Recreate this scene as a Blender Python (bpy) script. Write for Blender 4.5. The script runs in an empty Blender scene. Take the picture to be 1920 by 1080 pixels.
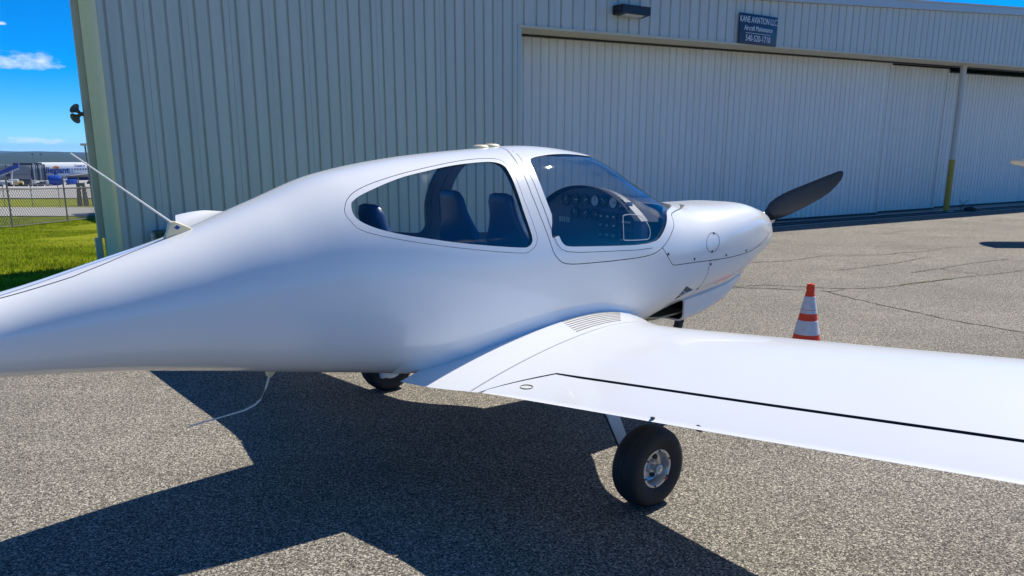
import bpy, bmesh, math, random
import numpy as np
from mathutils import Vector, Matrix
R = math.radians
random.seed(7); rng = np.random.default_rng(7)
scn = bpy.context.scene
COL = scn.collection

# ------------------------------------------------------------------ camera
cam_d = bpy.data.cameras.new('camera'); cam = bpy.data.objects.new('camera', cam_d); COL.objects.link(cam)
cam_d.sensor_width = 36.0; cam_d.lens = 1500.0 / 1920.0 * 36.0
cam_d.shift_y = 110.0 / 1920.0
cam_d.clip_start = 0.05; cam_d.clip_end = 40000.0
cam.location = (0, 0, 1.7); cam.rotation_euler = (R(90 - 13.5), 0, 0)
scn.camera = cam
# ------------------------------------------------------------------ sky and sun
SUN_AZ, SUN_EL = R(45.5), R(50.3)            # azimuth from +Y towards +X
world = bpy.data.worlds.new('World'); scn.world = world; world.use_nodes = True
wn = world.node_tree.nodes; wl = world.node_tree.links
sky = wn.new('ShaderNodeTexSky'); sky.sky_type = 'NISHITA'; sky.sun_disc = False
sky.sun_elevation = SUN_EL; sky.sun_rotation = SUN_AZ
sky.altitude = 300; sky.air_density = 0.5; sky.dust_density = 0.0; sky.ozone_density = 8.0
bg = wn['Background']; bg.inputs['Strength'].default_value = 0.15
hs = wn.new('ShaderNodeHueSaturation'); hs.inputs['Saturation'].default_value = 1.35
wl.new(sky.outputs[0], hs.inputs['Color']); wl.new(hs.outputs[0], bg.inputs[0])
# small fair-weather clouds: (azimuth, elevation, half width, half height) in degrees, part of the sky itself
CLOUDS = [(-30.3, 5.25, 2.9, .78), (-30.0, .78, 1.9, .35), (-30.95, 7.3, .35, .14), (62, 24, 10, 2.2), (120, 15, 14, 2.0), (158, 10, 14, 1.5), (200, 21, 12, 2.2), (262, 14, 14, 1.8)]
def N(t, **k):
    n = wn.new(t)
    for a, b in k.items(): setattr(n, a, b)
    return n
def mth(op, a, b=None, c=None, clamp=False):
    n = N('ShaderNodeMath', operation=op, use_clamp=clamp)
    for i, q in enumerate((a, b, c)):
        if q is None: continue
        if isinstance(q, (int, float)): n.inputs[i].default_value = q
        else: wl.new(q, n.inputs[i])
    return n.outputs[0]
tcw = N('ShaderNodeTexCoord'); sp = N('ShaderNodeSeparateXYZ'); wl.new(tcw.outputs['Generated'], sp.inputs[0])
az_ = mth('ARCTAN2', sp.outputs['X'], sp.outputs['Y']); el_ = mth('ARCSINE', sp.outputs['Z'])
cx_ = N('ShaderNodeCombineXYZ'); wl.new(az_, cx_.inputs[0]); wl.new(mth('MULTIPLY', el_, 2.2), cx_.inputs[1])
nzw = N('ShaderNodeTexNoise'); nzw.inputs['Scale'].default_value = 26; nzw.inputs['Detail'].default_value = 9; nzw.inputs['Roughness'].default_value = .62; wl.new(cx_.outputs[0], nzw.inputs['Vector'])
nz2 = N('ShaderNodeTexNoise'); nz2.inputs['Scale'].default_value = 90; nz2.inputs['Detail'].default_value = 6; nz2.inputs['Roughness'].default_value = .6; wl.new(cx_.outputs[0], nz2.inputs['Vector'])
nsum = mth('ADD', mth('MULTIPLY', mth('SUBTRACT', nzw.outputs['Fac'], .5), 3.2), mth('MULTIPLY', mth('SUBTRACT', nz2.outputs['Fac'], .5), 1.6))
tot = None
for a_, e_, hw_, hh_ in CLOUDS:
    da = mth('SUBTRACT', az_, R(a_ if a_ <= 180 else a_ - 360)); u_ = mth('MULTIPLY', da, 1 / R(hw_)); v_ = mth('MULTIPLY', mth('SUBTRACT', el_, R(e_)), 1 / R(hh_))
    vv = mth('MULTIPLY', v_, mth('MULTIPLY_ADD', mth('LESS_THAN', v_, 0.0), .6, 1.0)); d_ = mth('SUBTRACT', .75, mth('ADD', mth('MULTIPLY', u_, u_), mth('MULTIPLY', vv, vv)))
    q_ = mth('MULTIPLY', mth('ADD', d_, nsum), .62, clamp=True); q_ = mth('MULTIPLY', q_, mth('GREATER_THAN', d_, -2.2))
    tot = q_ if tot is None else mth('MAXIMUM', tot, q_)
tot = mth('MULTIPLY', mth('SMOOTH_MIN', tot, 1.0, .1), .93, clamp=True)
mixw = N('ShaderNodeMix', data_type='RGBA'); wl.new(tot, mixw.inputs['Factor']); wl.new(hs.outputs[0], mixw.inputs['A']); mixw.inputs['B'].default_value = (6.6, 6.7, 6.9, 1); wl.new(mixw.outputs['Result'], bg.inputs[0])
sun_d = bpy.data.lights.new('sun', 'SUN'); sun_d.energy = 5.0; sun_d.angle = R(0.53); sun_d.color = (1.0, 0.945, 0.86)
sun = bpy.data.objects.new('sun', sun_d); COL.objects.link(sun)
sv = Vector((math.sin(SUN_AZ) * math.cos(SUN_EL), math.cos(SUN_AZ) * math.cos(SUN_EL), math.sin(SUN_EL)))
sun.rotation_euler = sv.to_track_quat('Z', 'Y').to_euler(); sun.location = sv * 60
scn.view_settings.view_transform = 'Standard'; scn.view_settings.look = 'None'
scn.view_settings.exposure = 0.31; scn.view_settings.gamma = 1.0
scn.render.engine = 'CYCLES'
scn.cycles.transparent_max_bounces = 16; scn.cycles.max_bounces = 8

# ------------------------------------------------------------------ helpers
def tag(o, label=None, cat=None, group=None, kind=None):
    if label: o['label'] = label
    if cat: o['category'] = cat
    if group: o['group'] = group
    if kind: o['kind'] = kind
    return o

def empty(name, loc=(0, 0, 0), rz=0.0, parent=None):
    o = bpy.data.objects.new(name, None); COL.objects.link(o); o.location = loc; o.rotation_euler = (0, 0, rz)
    o.empty_display_size = 0.2
    if parent: o.parent = parent
    return o

def link(name, me, mats, parent=None):
    o = bpy.data.objects.new(name, me); COL.objects.link(o)
    for m in (mats if isinstance(mats, (list, tuple)) else [mats]): me.materials.append(m)
    if parent: o.parent = parent
    return o

def mesh(name, v, f, mats, parent=None, smooth=False, angle=35, fm=None):
    me = bpy.data.meshes.new(name); me.from_pydata([tuple(map(float, p)) for p in v], [], [tuple(map(int, q)) for q in f])
    if fm is not None: me.polygons.foreach_set('material_index', fm)
    if smooth: shade(me, angle)
    me.update(); return link(name, me, mats, parent)

def shade(me, angle=35):
    me.polygons.foreach_set('use_smooth', [True] * len(me.polygons)); me.set_sharp_from_angle(angle=R(angle))

class MB:
    """collects boxes, tubes, lathes into ONE mesh"""
    def __init__(s): s.v = []; s.f = []
    def add(s, v, f):
        n = len(s.v); s.v += [tuple(p) for p in v]; s.f += [tuple(i + n for i in q) for q in f]; return s
    def box(s, a, b, m=None):
        x0, y0, z0 = a; x1, y1, z1 = b
        v = [Vector(p) for p in ((x0, y0, z0), (x1, y0, z0), (x1, y1, z0), (x0, y1, z0), (x0, y0, z1), (x1, y0, z1), (x1, y1, z1), (x0, y1, z1))]
        if m is not None: v = [m @ p for p in v]
        return s.add(v, [(0, 3, 2, 1), (4, 5, 6, 7), (0, 1, 5, 4), (1, 2, 6, 5), (2, 3, 7, 6), (3, 0, 4, 7)])
    def tube(s, pts, rad, n=8, cap=True):
        pts = [Vector(p) for p in pts]; rad = rad if isinstance(rad, (list, tuple)) else [rad] * len(pts)
        v = []; f = []
        for i, p in enumerate(pts):
            d = (pts[min(i + 1, len(pts) - 1)] - pts[max(i - 1, 0)]).normalized()
            a = Vector((0, 0, 1)) if abs(d.z) < 0.9 else Vector((1, 0, 0))
            u = d.cross(a).normalized(); w = d.cross(u)
            for k in range(n):
                t = 2 * math.pi * k / n; v.append(p + (u * math.cos(t) + w * math.sin(t)) * rad[i])
        for i in range(len(pts) - 1):
            for k in range(n):
                f.append((i * n + k, i * n + (k + 1) % n, (i + 1) * n + (k + 1) % n, (i + 1) * n + k))
        if cap: f.append(tuple(range(n))[::-1]); f.append(tuple((len(pts) - 1) * n + k for k in range(n)))
        return s.add(v, f)
    def lathe(s, prof, n=32, m=None, closed=False):
        """prof: (radius, height) about Z"""
        v = []; f = []; k = len(prof)
        for j in range(n):
            t = 2 * math.pi * j / n
            for r_, h in prof:
                p = Vector((r_ * math.cos(t), r_ * math.sin(t), h)); v.append(m @ p if m is not None else p)
        for j in range(n):
            j2 = (j + 1) % n
            for i in range(k if closed else k - 1):
                i2 = (i + 1) % k; f.append((j * k + i, j2 * k + i, j2 * k + i2, j * k + i2))
        return s.add(v, f)
    def build(s, name, mats, parent=None, smooth=False, angle=35):
        return mesh(name, s.v, s.f, mats, parent, smooth, angle)

def loft(secs, closed=True, caps=True):
    n = len(secs[0]); v = [p for s in secs for p in s]; f = []
    for i in range(len(secs) - 1):
        for k in range(n if closed else n - 1):
            k2 = (k + 1) % n; f.append((i * n + k, i * n + k2, (i + 1) * n + k2, (i + 1) * n + k))
    if caps and closed: f.append(tuple(range(n))[::-1]); f.append(tuple((len(secs) - 1) * n + k for k in range(n)))
    return v, f

def fixn(o):
    bm = bmesh.new(); bm.from_mesh(o.data); bmesh.ops.recalc_face_normals(bm, faces=bm.faces); bm.to_mesh(o.data); bm.free(); return o

def bevel(o, w=0.01, seg=2):
    bm = bmesh.new(); bm.from_mesh(o.data); bmesh.ops.remove_doubles(bm, verts=bm.verts, dist=1e-5)
    bmesh.ops.recalc_face_normals(bm, faces=bm.faces)
    e = [x for x in bm.edges if x.is_manifold and x.calc_face_angle(0) > 0.5]
    bmesh.ops.bevel(bm, geom=e, offset=w, segments=seg, affect='EDGES', profile=0.5, clamp_overlap=True)
    bm.to_mesh(o.data); bm.free(); shade(o.data, 40); return o

# ------------------------------------------------------------------ materials
def mat(name, col, rough=0.5, metal=0.0, var=0.0, vscale=5.0, bump=0.0, bscale=50.0, spec=0.5, coat=0.0, detail=4.0, stretch=None):
    m = bpy.data.materials.new(name); m.use_nodes = True; nt = m.node_tree; p = nt.nodes['Principled BSDF']
    p.inputs['Base Color'].default_value = (*col, 1); p.inputs['Roughness'].default_value = rough; p.inputs['Metallic'].default_value = metal
    p.inputs['Specular IOR Level'].default_value = spec; p.inputs['Coat Weight'].default_value = coat; p.inputs['Coat Roughness'].default_value = 0.05
    tc = nt.nodes.new('ShaderNodeTexCoord'); src = tc.outputs['Object']
    if stretch:
        mp = nt.nodes.new('ShaderNodeMapping'); mp.inputs['Scale'].default_value = stretch; nt.links.new(src, mp.inputs[0]); src = mp.outputs[0]
    nz = nt.nodes.new('ShaderNodeTexNoise'); nz.inputs['Scale'].default_value = vscale; nz.inputs['Detail'].default_value = detail; nz.inputs['Roughness'].default_value = 0.6
    nt.links.new(src, nz.inputs['Vector'])
    mx = nt.nodes.new('ShaderNodeMix'); mx.data_type = 'RGBA'
    mx.inputs['A'].default_value = (*[c * (1 - var) for c in col], 1); mx.inputs['B'].default_value = (*[min(1, c * (1 + var)) for c in col], 1)
    nt.links.new(nz.outputs['Fac'], mx.inputs['Factor']); nt.links.new(mx.outputs['Result'], p.inputs['Base Color'])
    if bump:
        n2 = nt.nodes.new('ShaderNodeTexNoise'); n2.inputs['Scale'].default_value = bscale; n2.inputs['Detail'].default_value = 3
        nt.links.new(src, n2.inputs['Vector'])
        b = nt.nodes.new('ShaderNodeBump'); b.inputs['Strength'].default_value = 1.0; b.inputs['Distance'].default_value = bump
        nt.links.new(n2.outputs['Fac'], b.inputs['Height']); nt.links.new(b.outputs[0], p.inputs['Normal'])
    return m

def nodes(m): return m.node_tree.nodes, m.node_tree.links

M = {}
M['paint'] = mat('white_gelcoat', (0.85, 0.85, 0.83), 0.24, var=0.035, vscale=2.2, coat=0.55, detail=7, spec=0.6)
M['seal_gap_shade'] = mat('dark_panel_gap', (0.015, 0.016, 0.018), 0.7, var=0.2)  # joint lines and seals; also the shade painted inside the flap gap
M['trim'] = mat('cream_antenna', (0.74, 0.66, 0.42), 0.4, var=0.08, vscale=30)
M['rod'] = mat('antenna_rod', (0.75, 0.74, 0.70), 0.35, var=0.05)
M['alu'] = mat('cast_aluminium', (0.62, 0.62, 0.60), 0.38, 0.85, var=0.12, vscale=40)
M['steel'] = mat('grey_painted_steel', (0.72, 0.73, 0.73), 0.4, 0.0, var=0.06, vscale=20)
M['black'] = mat('black_metal', (0.012, 0.012, 0.013), 0.5, var=0.3, vscale=30)
M['prop'] = mat('matt_black_propeller', (0.016, 0.016, 0.017), 0.42, var=0.45, vscale=14, detail=8, bump=0.0004, bscale=90)
M['tyre'] = mat('tyre_rubber', (0.020, 0.018, 0.018), 0.72, var=0.85, vscale=14, detail=8, bump=0.001, bscale=120)
M['seat'] = mat('blue_leather', (0.050, 0.085, 0.19), 0.38, var=0.2, vscale=25, bump=0.0015, bscale=60)
M['cabin'] = mat('grey_headliner', (0.15, 0.15, 0.155), 0.85, var=0.1, vscale=60)
M['panel'] = mat('dark_blue_panel', (0.045, 0.06, 0.11), 0.55, var=0.2, vscale=30)
M['dial'] = mat('dial_face', (0.65, 0.65, 0.62), 0.4, var=0.05)
M['knob'] = mat('pale_knob', (0.55, 0.55, 0.5), 0.4)
M['brass'] = mat('brass_ring', (0.55, 0.40, 0.12), 0.4, 0.6, var=0.1)
M['tread'] = mat('worn_antislip', (0.28, 0.25, 0.20), 0.9, var=0.2, vscale=80)
M['lip'] = mat('cream_duct', (0.42, 0.38, 0.26), 0.6, var=0.15, vscale=20)
M['logo'] = mat('blue_logo', (0.02, 0.05, 0.28), 0.4)
M['red'] = mat('red_mark', (0.5, 0.02, 0.03), 0.5, var=0.1)

def glass_mat(name, tint, rough=0.02):
    m = bpy.data.materials.new(name); m.use_nodes = True; n, l = nodes(m); n.clear()
    o = n.new('ShaderNodeOutputMaterial'); t = n.new('ShaderNodeBsdfTransparent'); t.inputs[0].default_value = (*tint, 1)
    g = n.new('ShaderNodeBsdfGlossy'); g.inputs['Roughness'].default_value = rough
    lw = n.new('ShaderNodeLayerWeight'); lw.inputs[0].default_value = 0.5; mx = n.new('ShaderNodeMixShader')
    pw_ = n.new('ShaderNodeMath'); pw_.operation = 'POWER'; pw_.inputs[1].default_value = 4.5; l.new(lw.outputs['Facing'], pw_.inputs[0])
    f = n.new('ShaderNodeMath'); f.operation = 'MULTIPLY_ADD'; f.inputs[1].default_value = 0.93; f.inputs[2].default_value = 0.05; l.new(pw_.outputs[0], f.inputs[0])
    tc = n.new('ShaderNodeTexCoord'); nz = n.new('ShaderNodeTexNoise'); nz.inputs['Scale'].default_value = 6.0
    b = n.new('ShaderNodeBump'); b.inputs['Distance'].default_value = 0.0006; l.new(tc.outputs['Object'], nz.inputs['Vector']); l.new(nz.outputs['Fac'], b.inputs['Height'])
    l.new(b.outputs[0], g.inputs['Normal'])
    l.new(f.outputs[0], mx.inputs[0]); l.new(t.outputs[0], mx.inputs[1]); l.new(g.outputs[0], mx.inputs[2]); l.new(mx.outputs[0], o.inputs[0])
    return m
M['glass'] = glass_mat('tinted_perspex', (0.985, 0.99, 0.985))
M['wglass'] = glass_mat('window_glass', (0.05, 0.06, 0.07), 0.05)

def asphalt():
    m = bpy.data.materials.new('weathered_asphalt'); m.use_nodes = True; n, l = nodes(m); p = n['Principled BSDF']
    tc = n.new('ShaderNodeTexCoord')
    vo = n.new('ShaderNodeTexVoronoi'); vo.inputs['Scale'].default_value = 175; l.new(tc.outputs['Object'], vo.inputs['Vector'])
    bw = n.new('ShaderNodeSeparateColor'); l.new(vo.outputs['Color'], bw.inputs[0])
    nf = n.new('ShaderNodeTexNoise'); nf.inputs['Scale'].default_value = 60; nf.inputs['Detail'].default_value = 5; l.new(tc.outputs['Object'], nf.inputs['Vector'])
    ad = n.new('ShaderNodeMath'); ad.operation = 'ADD'; l.new(bw.outputs[0], ad.inputs[0])
    ml = n.new('ShaderNodeMath'); ml.operation = 'MULTIPLY_ADD'; ml.inputs[1].default_value = 1.1; ml.inputs[2].default_value = -0.55; l.new(nf.outputs['Fac'], ml.inputs[0]); l.new(ml.outputs[0], ad.inputs[1])
    cr = n.new('ShaderNodeValToRGB'); e = cr.color_ramp.elements
    e[0].position = 0.0; e[0].color = (0.035, 0.032, 0.028, 1); e[1].position = 1.0; e[1].color = (0.82, 0.75, 0.61, 1)
    k = cr.color_ramp.elements.new(0.45); k.color = (0.22, 0.198, 0.160, 1); k = cr.color_ramp.elements.new(0.75); k.color = (0.37, 0.333, 0.270, 1)
    l.new(ad.outputs[0], cr.inputs[0])
    n1 = n.new('ShaderNodeTexNoise'); n1.inputs['Scale'].default_value = 0.55; n1.inputs['Detail'].default_value = 7; n1.inputs['Roughness'].default_value = 0.62; l.new(tc.outputs['Object'], n1.inputs['Vector'])
    r2 = n.new('ShaderNodeMapRange'); r2.inputs[1].default_value = 0.3; r2.inputs[2].default_value = 0.7; r2.inputs[3].default_value = 0.80; r2.inputs[4].default_value = 1.14; l.new(n1.outputs['Fac'], r2.inputs[0])
    # long faint streaks along the apron
    mp = n.new('ShaderNodeMapping'); mp.inputs['Rotation'].default_value = (0, 0, R(-24)); mp.inputs['Scale'].default_value = (0.25, 3.0, 1); l.new(tc.outputs['Object'], mp.inputs[0])
    n3 = n.new('ShaderNodeTexNoise'); n3.inputs['Scale'].default_value = 1.0; n3.inputs['Detail'].default_value = 5; l.new(mp.outputs[0], n3.inputs['Vector'])
    r3 = n.new('ShaderNodeMapRange'); r3.inputs[1].default_value = 0.3; r3.inputs[2].default_value = 0.7; r3.inputs[3].default_value = 0.93; r3.inputs[4].default_value = 1.06; l.new(n3.outputs['Fac'], r3.inputs[0])
    mu = n.new('ShaderNodeMath'); mu.operation = 'MULTIPLY'; l.new(r2.outputs[0], mu.inputs[0]); l.new(r3.outputs[0], mu.inputs[1])
    vm = n.new('ShaderNodeVectorMath'); vm.operation = 'SCALE'; n5 = n.new('ShaderNodeTexNoise'); n5.inputs['Scale'].default_value = 0.9; n5.inputs['Detail'].default_value = 8; n5.inputs['Roughness'].default_value = 0.7; n5.inputs['Distortion'].default_value = 0.6; l.new(tc.outputs['Object'], n5.inputs['Vector'])
    r5 = n.new('ShaderNodeMapRange'); r5.inputs[1].default_value = 0.60; r5.inputs[2].default_value = 0.74; r5.inputs[3].default_value = 0.76; r5.inputs[4].default_value = 0.52; l.new(n5.outputs['Fac'], r5.inputs[0])
    m5 = n.new('ShaderNodeMath'); m5.operation = 'MULTIPLY'; l.new(mu.outputs[0], m5.inputs[0]); l.new(r5.outputs[0], m5.inputs[1])
    l.new(cr.outputs[0], vm.inputs[0]); l.new(m5.outputs[0], vm.inputs['Scale'])
    l.new(vm.outputs[0], p.inputs['Base Color']); p.inputs['Roughness'].default_value = 0.9; p.inputs['Specular IOR Level'].default_value = 0.25
    b = n.new('ShaderNodeBump'); b.inputs['Distance'].default_value = 0.004; b.inputs['Strength'].default_value = 0.8; l.new(ad.outputs[0], b.inputs['Height']); l.new(b.outputs[0], p.inputs['Normal'])
    return m
M['asphalt'] = asphalt()
M['crack'] = mat('crack_filler', (0.075, 0.066, 0.055), 0.95, var=0.4, vscale=12)
M['moss'] = mat('crack_moss', (0.10, 0.12, 0.03), 0.95, var=0.5, vscale=20)
M['concrete'] = mat('pale_concrete', (0.36, 0.34, 0.31), 0.9, var=0.12, vscale=1.5, detail=8)
M['grass_soil'] = mat('grass_ground', (0.20, 0.22, 0.010), 1.0, var=0.4, spec=0.05, vscale=1.6, detail=8)
M['siding'] = mat('grey_steel_siding', (0.55, 0.57, 0.53), 0.5, 0.0, var=0.16, vscale=1.2, detail=9, stretch=(3.5, 3.5, 0.22))
M['door'] = mat('pale_door_siding', (0.76, 0.75, 0.69), 0.5, 0.0, var=0.14, vscale=1.2, detail=9, stretch=(3.5, 3.5, 0.22))
M['cream'] = mat('cream_siding', (0.95, 0.81, 0.47), 0.5, var=0.04, vscale=2, detail=6, stretch=(1, 1, 0.25))
M['htrim'] = mat('tan_trim', (0.62, 0.56, 0.42), 0.55, var=0.1, vscale=3, detail=6)
M['roof'] = mat('roof_sheet', (0.48, 0.50, 0.50), 0.45, 0.2, var=0.08)
M['yellow'] = mat('faded_yellow_paint', (0.44, 0.32, 0.05), 0.55, var=0.15, vscale=6, detail=7)
M['pole'] = mat('cream_post_paint', (0.58, 0.56, 0.50), 0.5, var=0.06, vscale=6)

# ------------------------------------------------------------------ terrain, apron, roads
PY = [-400, 14, 28, 36, 42, 60, 120, 185, 320, 700, 12000]
PZ = [0, 0, -0.77, -0.96, -1.0, -1.44, -2.9, -5.45, -7.5, -13, -150]
def terr(x, y):
    z = float(np.interp(y, PY, PZ)); t = (-x - 0.30 * y) / (0.15 * abs(y) + 0.5); t = max(0.0, min(1.0, t)); t = t * t * (3 - 2 * t)
    return z * t
def sheet(name, xs, ys, dz, m):
    v = [(x, y, terr(x, y) + dz) for y in ys for x in xs]; n = len(xs)
    f = [(j * n + i, j * n + i + 1, (j + 1) * n + i + 1, (j + 1) * n + i) for j in range(len(ys) - 1) for i in range(n - 1)]
    return tag(mesh(name, v, f, m, smooth=True, angle=80), kind='structure')
xs = [-12000, -4000, -1500, -700, -400, -250] + list(range(-160, 41, 4)) + [60, 100, 200, 400, 1000, 3000, 12000]
ys = [-12000, -3000, -800, -300, -100, -40] + list(range(-20, 100, 3)) + list(range(100, 340, 12)) + [400, 550, 700, 1200, 3000, 12000]
sheet('ground', xs, ys, -0.03, M['grass_soil'])
# near apron: asphalt polygon, its left edge hidden behind the aeroplane
wd = Vector((math.cos(R(34)), math.sin(R(34)), 0)); wn_ = Vector((wd.y, -wd.x, 0)); W0 = Vector((6.753, 20.808, 0))
def wp(s, off, z=0.0): p = W0 + wd * s + wn_ * off; return Vector((p.x, p.y, z))
poly = [wp(-17.5, 5.2), wp(-9.0, 5.2), wp(-8.7, 0.2), wp(60, 0.2), wp(60, 80), wp(-60, 80), wp(-60, 5.2)]
def apron_mesh():
    bm = bmesh.new(); vs = [bm.verts.new((p.x, p.y, 0.0)) for p in poly]; bm.faces.new(vs); bmesh.ops.recalc_face_normals(bm, faces=bm.faces)
    for f_ in bm.faces:
        if f_.normal.z < 0: f_.normal_flip()
    bmesh.ops.triangulate(bm, faces=bm.faces)
    me = bpy.data.meshes.new('apron'); bm.to_mesh(me); bm.free(); return me
apron = tag(link('apron', apron_mesh(), M['asphalt']), kind='structure')
# concrete strip with the door track in front of the hangar doors
tag(mesh('door_sill', [wp(-8.4, 0.95, .012), wp(60, 0.95, .012), wp(60, -0.7, .012), wp(-8.4, -0.7, .012), wp(-8.4, 0.95, -.2), wp(60, 0.95, -.2)], [(0, 1, 2, 3), (4, 5, 1, 0)], M['concrete']), kind='structure')
def cracks(name, lines, m, w0, z):
    for pts in lines:
        P = [Vector((a, b, z)) for a, b in pts]; Q = [P[0]]
        for a, b in zip(P, P[1:]):
            n = max(2, int((b - a).length / 0.05))
            for i in range(1, n + 1):
                t = i / n; q = a.lerp(b, t); d = (b - a).normalized(); Q.append(q + Vector((-d.y, d.x, 0)) * (0.022 * random.uniform(-1, 1) if i < n else 0))
        v = []; f = []
        for i, q in enumerate(Q):
            d = (Q[min(i + 1, len(Q) - 1)] - Q[max(i - 1, 0)]).normalized(); s_ = Vector((-d.y, d.x, 0)); w = w0 * random.uniform(.35, 1.3)
            v += [q + s_ * w, q - s_ * w]
            if i: f.append((2 * i - 2, 2 * i - 1, 2 * i + 1, 2 * i))
        mesh(name, v, f, m, apron)
C1 = [(2.4, 10.3), (2.773, 10.419), (3.079, 10.525), (3.364, 10.62), (3.601, 10.552), (3.864, 10.445), (4.28, 10.315), (4.542, 10.341), (4.839, 10.393), (5.125, 10.552), (5.462, 10.758), (5.856, 10.971), (6.282, 11.223), (6.806, 11.503), (7.211, 11.713), (7.722, 11.999), (9, 12.6), (11, 14)]
C2 = [(2.773, 10.419), (3.08, 10.38), (3.473, 10.289), (3.777, 10.2), (4.029, 10.101), (4.077, 9.859), (4.139, 9.572), (4.221, 9.354), (4.29, 9.124), (4.432, 8.8), (4.54, 8.55), (4.621, 8.305), (4.798, 8.018), (5.03, 7.674), (5.4, 7.0), (6, 6.2)]
C3 = [(3.0, 12.7), (3.859, 12.926), (4.218, 12.986), (4.621, 13.169), (5.326, 13.773), (5.882, 13.841), (6.321, 13.887), (6.654, 14.002), (6.878, 14.238), (7.34, 14.36), (7.823, 14.735), (8.242, 15.077), (8.927, 15.267), (11, 16)]
C4 = [(4.899, 12.051), (5.194, 12.174), (5.518, 12.354), (5.801, 12.596), (6.067, 12.73), (6.646, 13.231), (7.131, 13.661)]
C5 = [(5.898, 11.746), (6.24, 11.999), (6.549, 12.174), (6.937, 12.483), (7.408, 12.827), (7.806, 13.067), (8.285, 13.336)]
C6 = [(6.549, 12.174), (6.628, 11.999), (6.702, 11.779), (6.823, 11.615)]
C7 = [(4.02, 10.076), (4.229, 10.188), (4.311, 10.289)]
C8 = [(8.124, 17.645), (9.152, 18.606), (10.425, 18.894), (11.734, 18.566)]
cracks('crack', [C1, C2, C3, C7], M['crack'], 0.014, 0.004); cracks('crack', [C4, C5, C6, C8], M['crack'], 0.012, 0.005)
cracks('moss_strip', [[(5.2, 10.60), (5.462, 10.758), (5.856, 10.971), (6.20, 11.17)]], M['moss'], 0.016, 0.009)
# service road, far apron beyond the fences
lx_ = [-160, -120, -90, -70, -55, -45, -38, -32, -27, -23, -20, -17, -14, -11]
sheet('service_road', lx_, [35.6, 37, 39, 41, 42.4], 0.03, M['concrete'])
sheet('far_apron', [-700, -400, -250, -160, -120, -90, -70, -55, -45, -38, -30, -20], [59, 66, 75, 90, 105, 120, 140, 160, 185, 210, 250, 320], 0.05, M['concrete'])

# hills: ring of ridges
def hills(name, rad, hfun, m, a0=0, a1=360, base=-200, step=0.5, depth=1500):
    v = []; f = []; k = 0; n = 4; a = a0
    while a <= a1 + 1e-6:
        h = hfun(a); c, s_ = math.sin(R(a)), math.cos(R(a))
        for j, (dr, hh) in enumerate(((-depth, base), (-depth * .55, base + (h - base) * .55), (-depth * .2, base + (h - base) * .88), (0, h))):
            rr = rad + dr; v.append((c * rr, s_ * rr, hh))
        if k: 
            for j in range(n - 1): f.append(((k - 1) * n + j, k * n + j, k * n + j + 1, (k - 1) * n + j + 1))
        k += 1; a += step
    return tag(mesh(name, v, f, m, smooth=True, angle=80), kind='structure')
def hnoise(a, seed, amp):
    return sum(amp / (i + 1) ** 0.9 * math.sin(R(a) * fq + seed * (i + 1) * 1.7) for i, fq in enumerate((5, 11, 23, 47, 90, 173)))
M['hill'] = mat('forested_hills', (0.016, 0.034, 0.022), 0.95, var=0.25, vscale=0.004, detail=8)
M['hill2'] = mat('far_hills', (0.035, 0.055, 0.035), 0.95, var=0.15, vscale=0.003, detail=8)
hills('hills', 2600, lambda a: 8.5 + hnoise(a, 1.3, 4.2) + 1.6 * math.sin(R(a) * 61) + (4 * math.exp(-((a - 329.5) / 2.2) ** 2)), M['hill'], 0, 360, -14, 0.35, 2150)
hills('far_hills', 5200, lambda a: 20 + hnoise(a, 4.1, 5.0), M['hill2'], 0, 360, -30, 0.35, 1800)

def ico(sub):
    bm = bmesh.new(); bmesh.ops.create_icosphere(bm, subdivisions=sub, radius=1); v = [p.co.copy() for p in bm.verts]; f = [tuple(q.index for q in p.verts) for p in bm.faces]; bm.free(); return v, f
ICO = ico(2)
def at_px(px, py, Y):     # a point at distance Y seen at a photo pixel, for far things only
    c_, s_ = math.cos(R(13.5)), math.sin(R(13.5)); d = Vector(((px - 960) / 1500, c_ - (py - 650) / 1500 * s_, -s_ - (py - 650) / 1500 * c_))
    return Vector((0, 0, 1.7)) + d * (Y / d.y)

# ------------------------------------------------------------------ hangar
hangar = tag(empty('hangar', wp(-8.5, 0.8)), 'large grey ribbed steel aircraft hangar with sliding doors', 'hangar')
HO = wp(-8.5, 0.8); HRZ = R(34); hangar.rotation_euler = (0, 0, HRZ)
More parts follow.
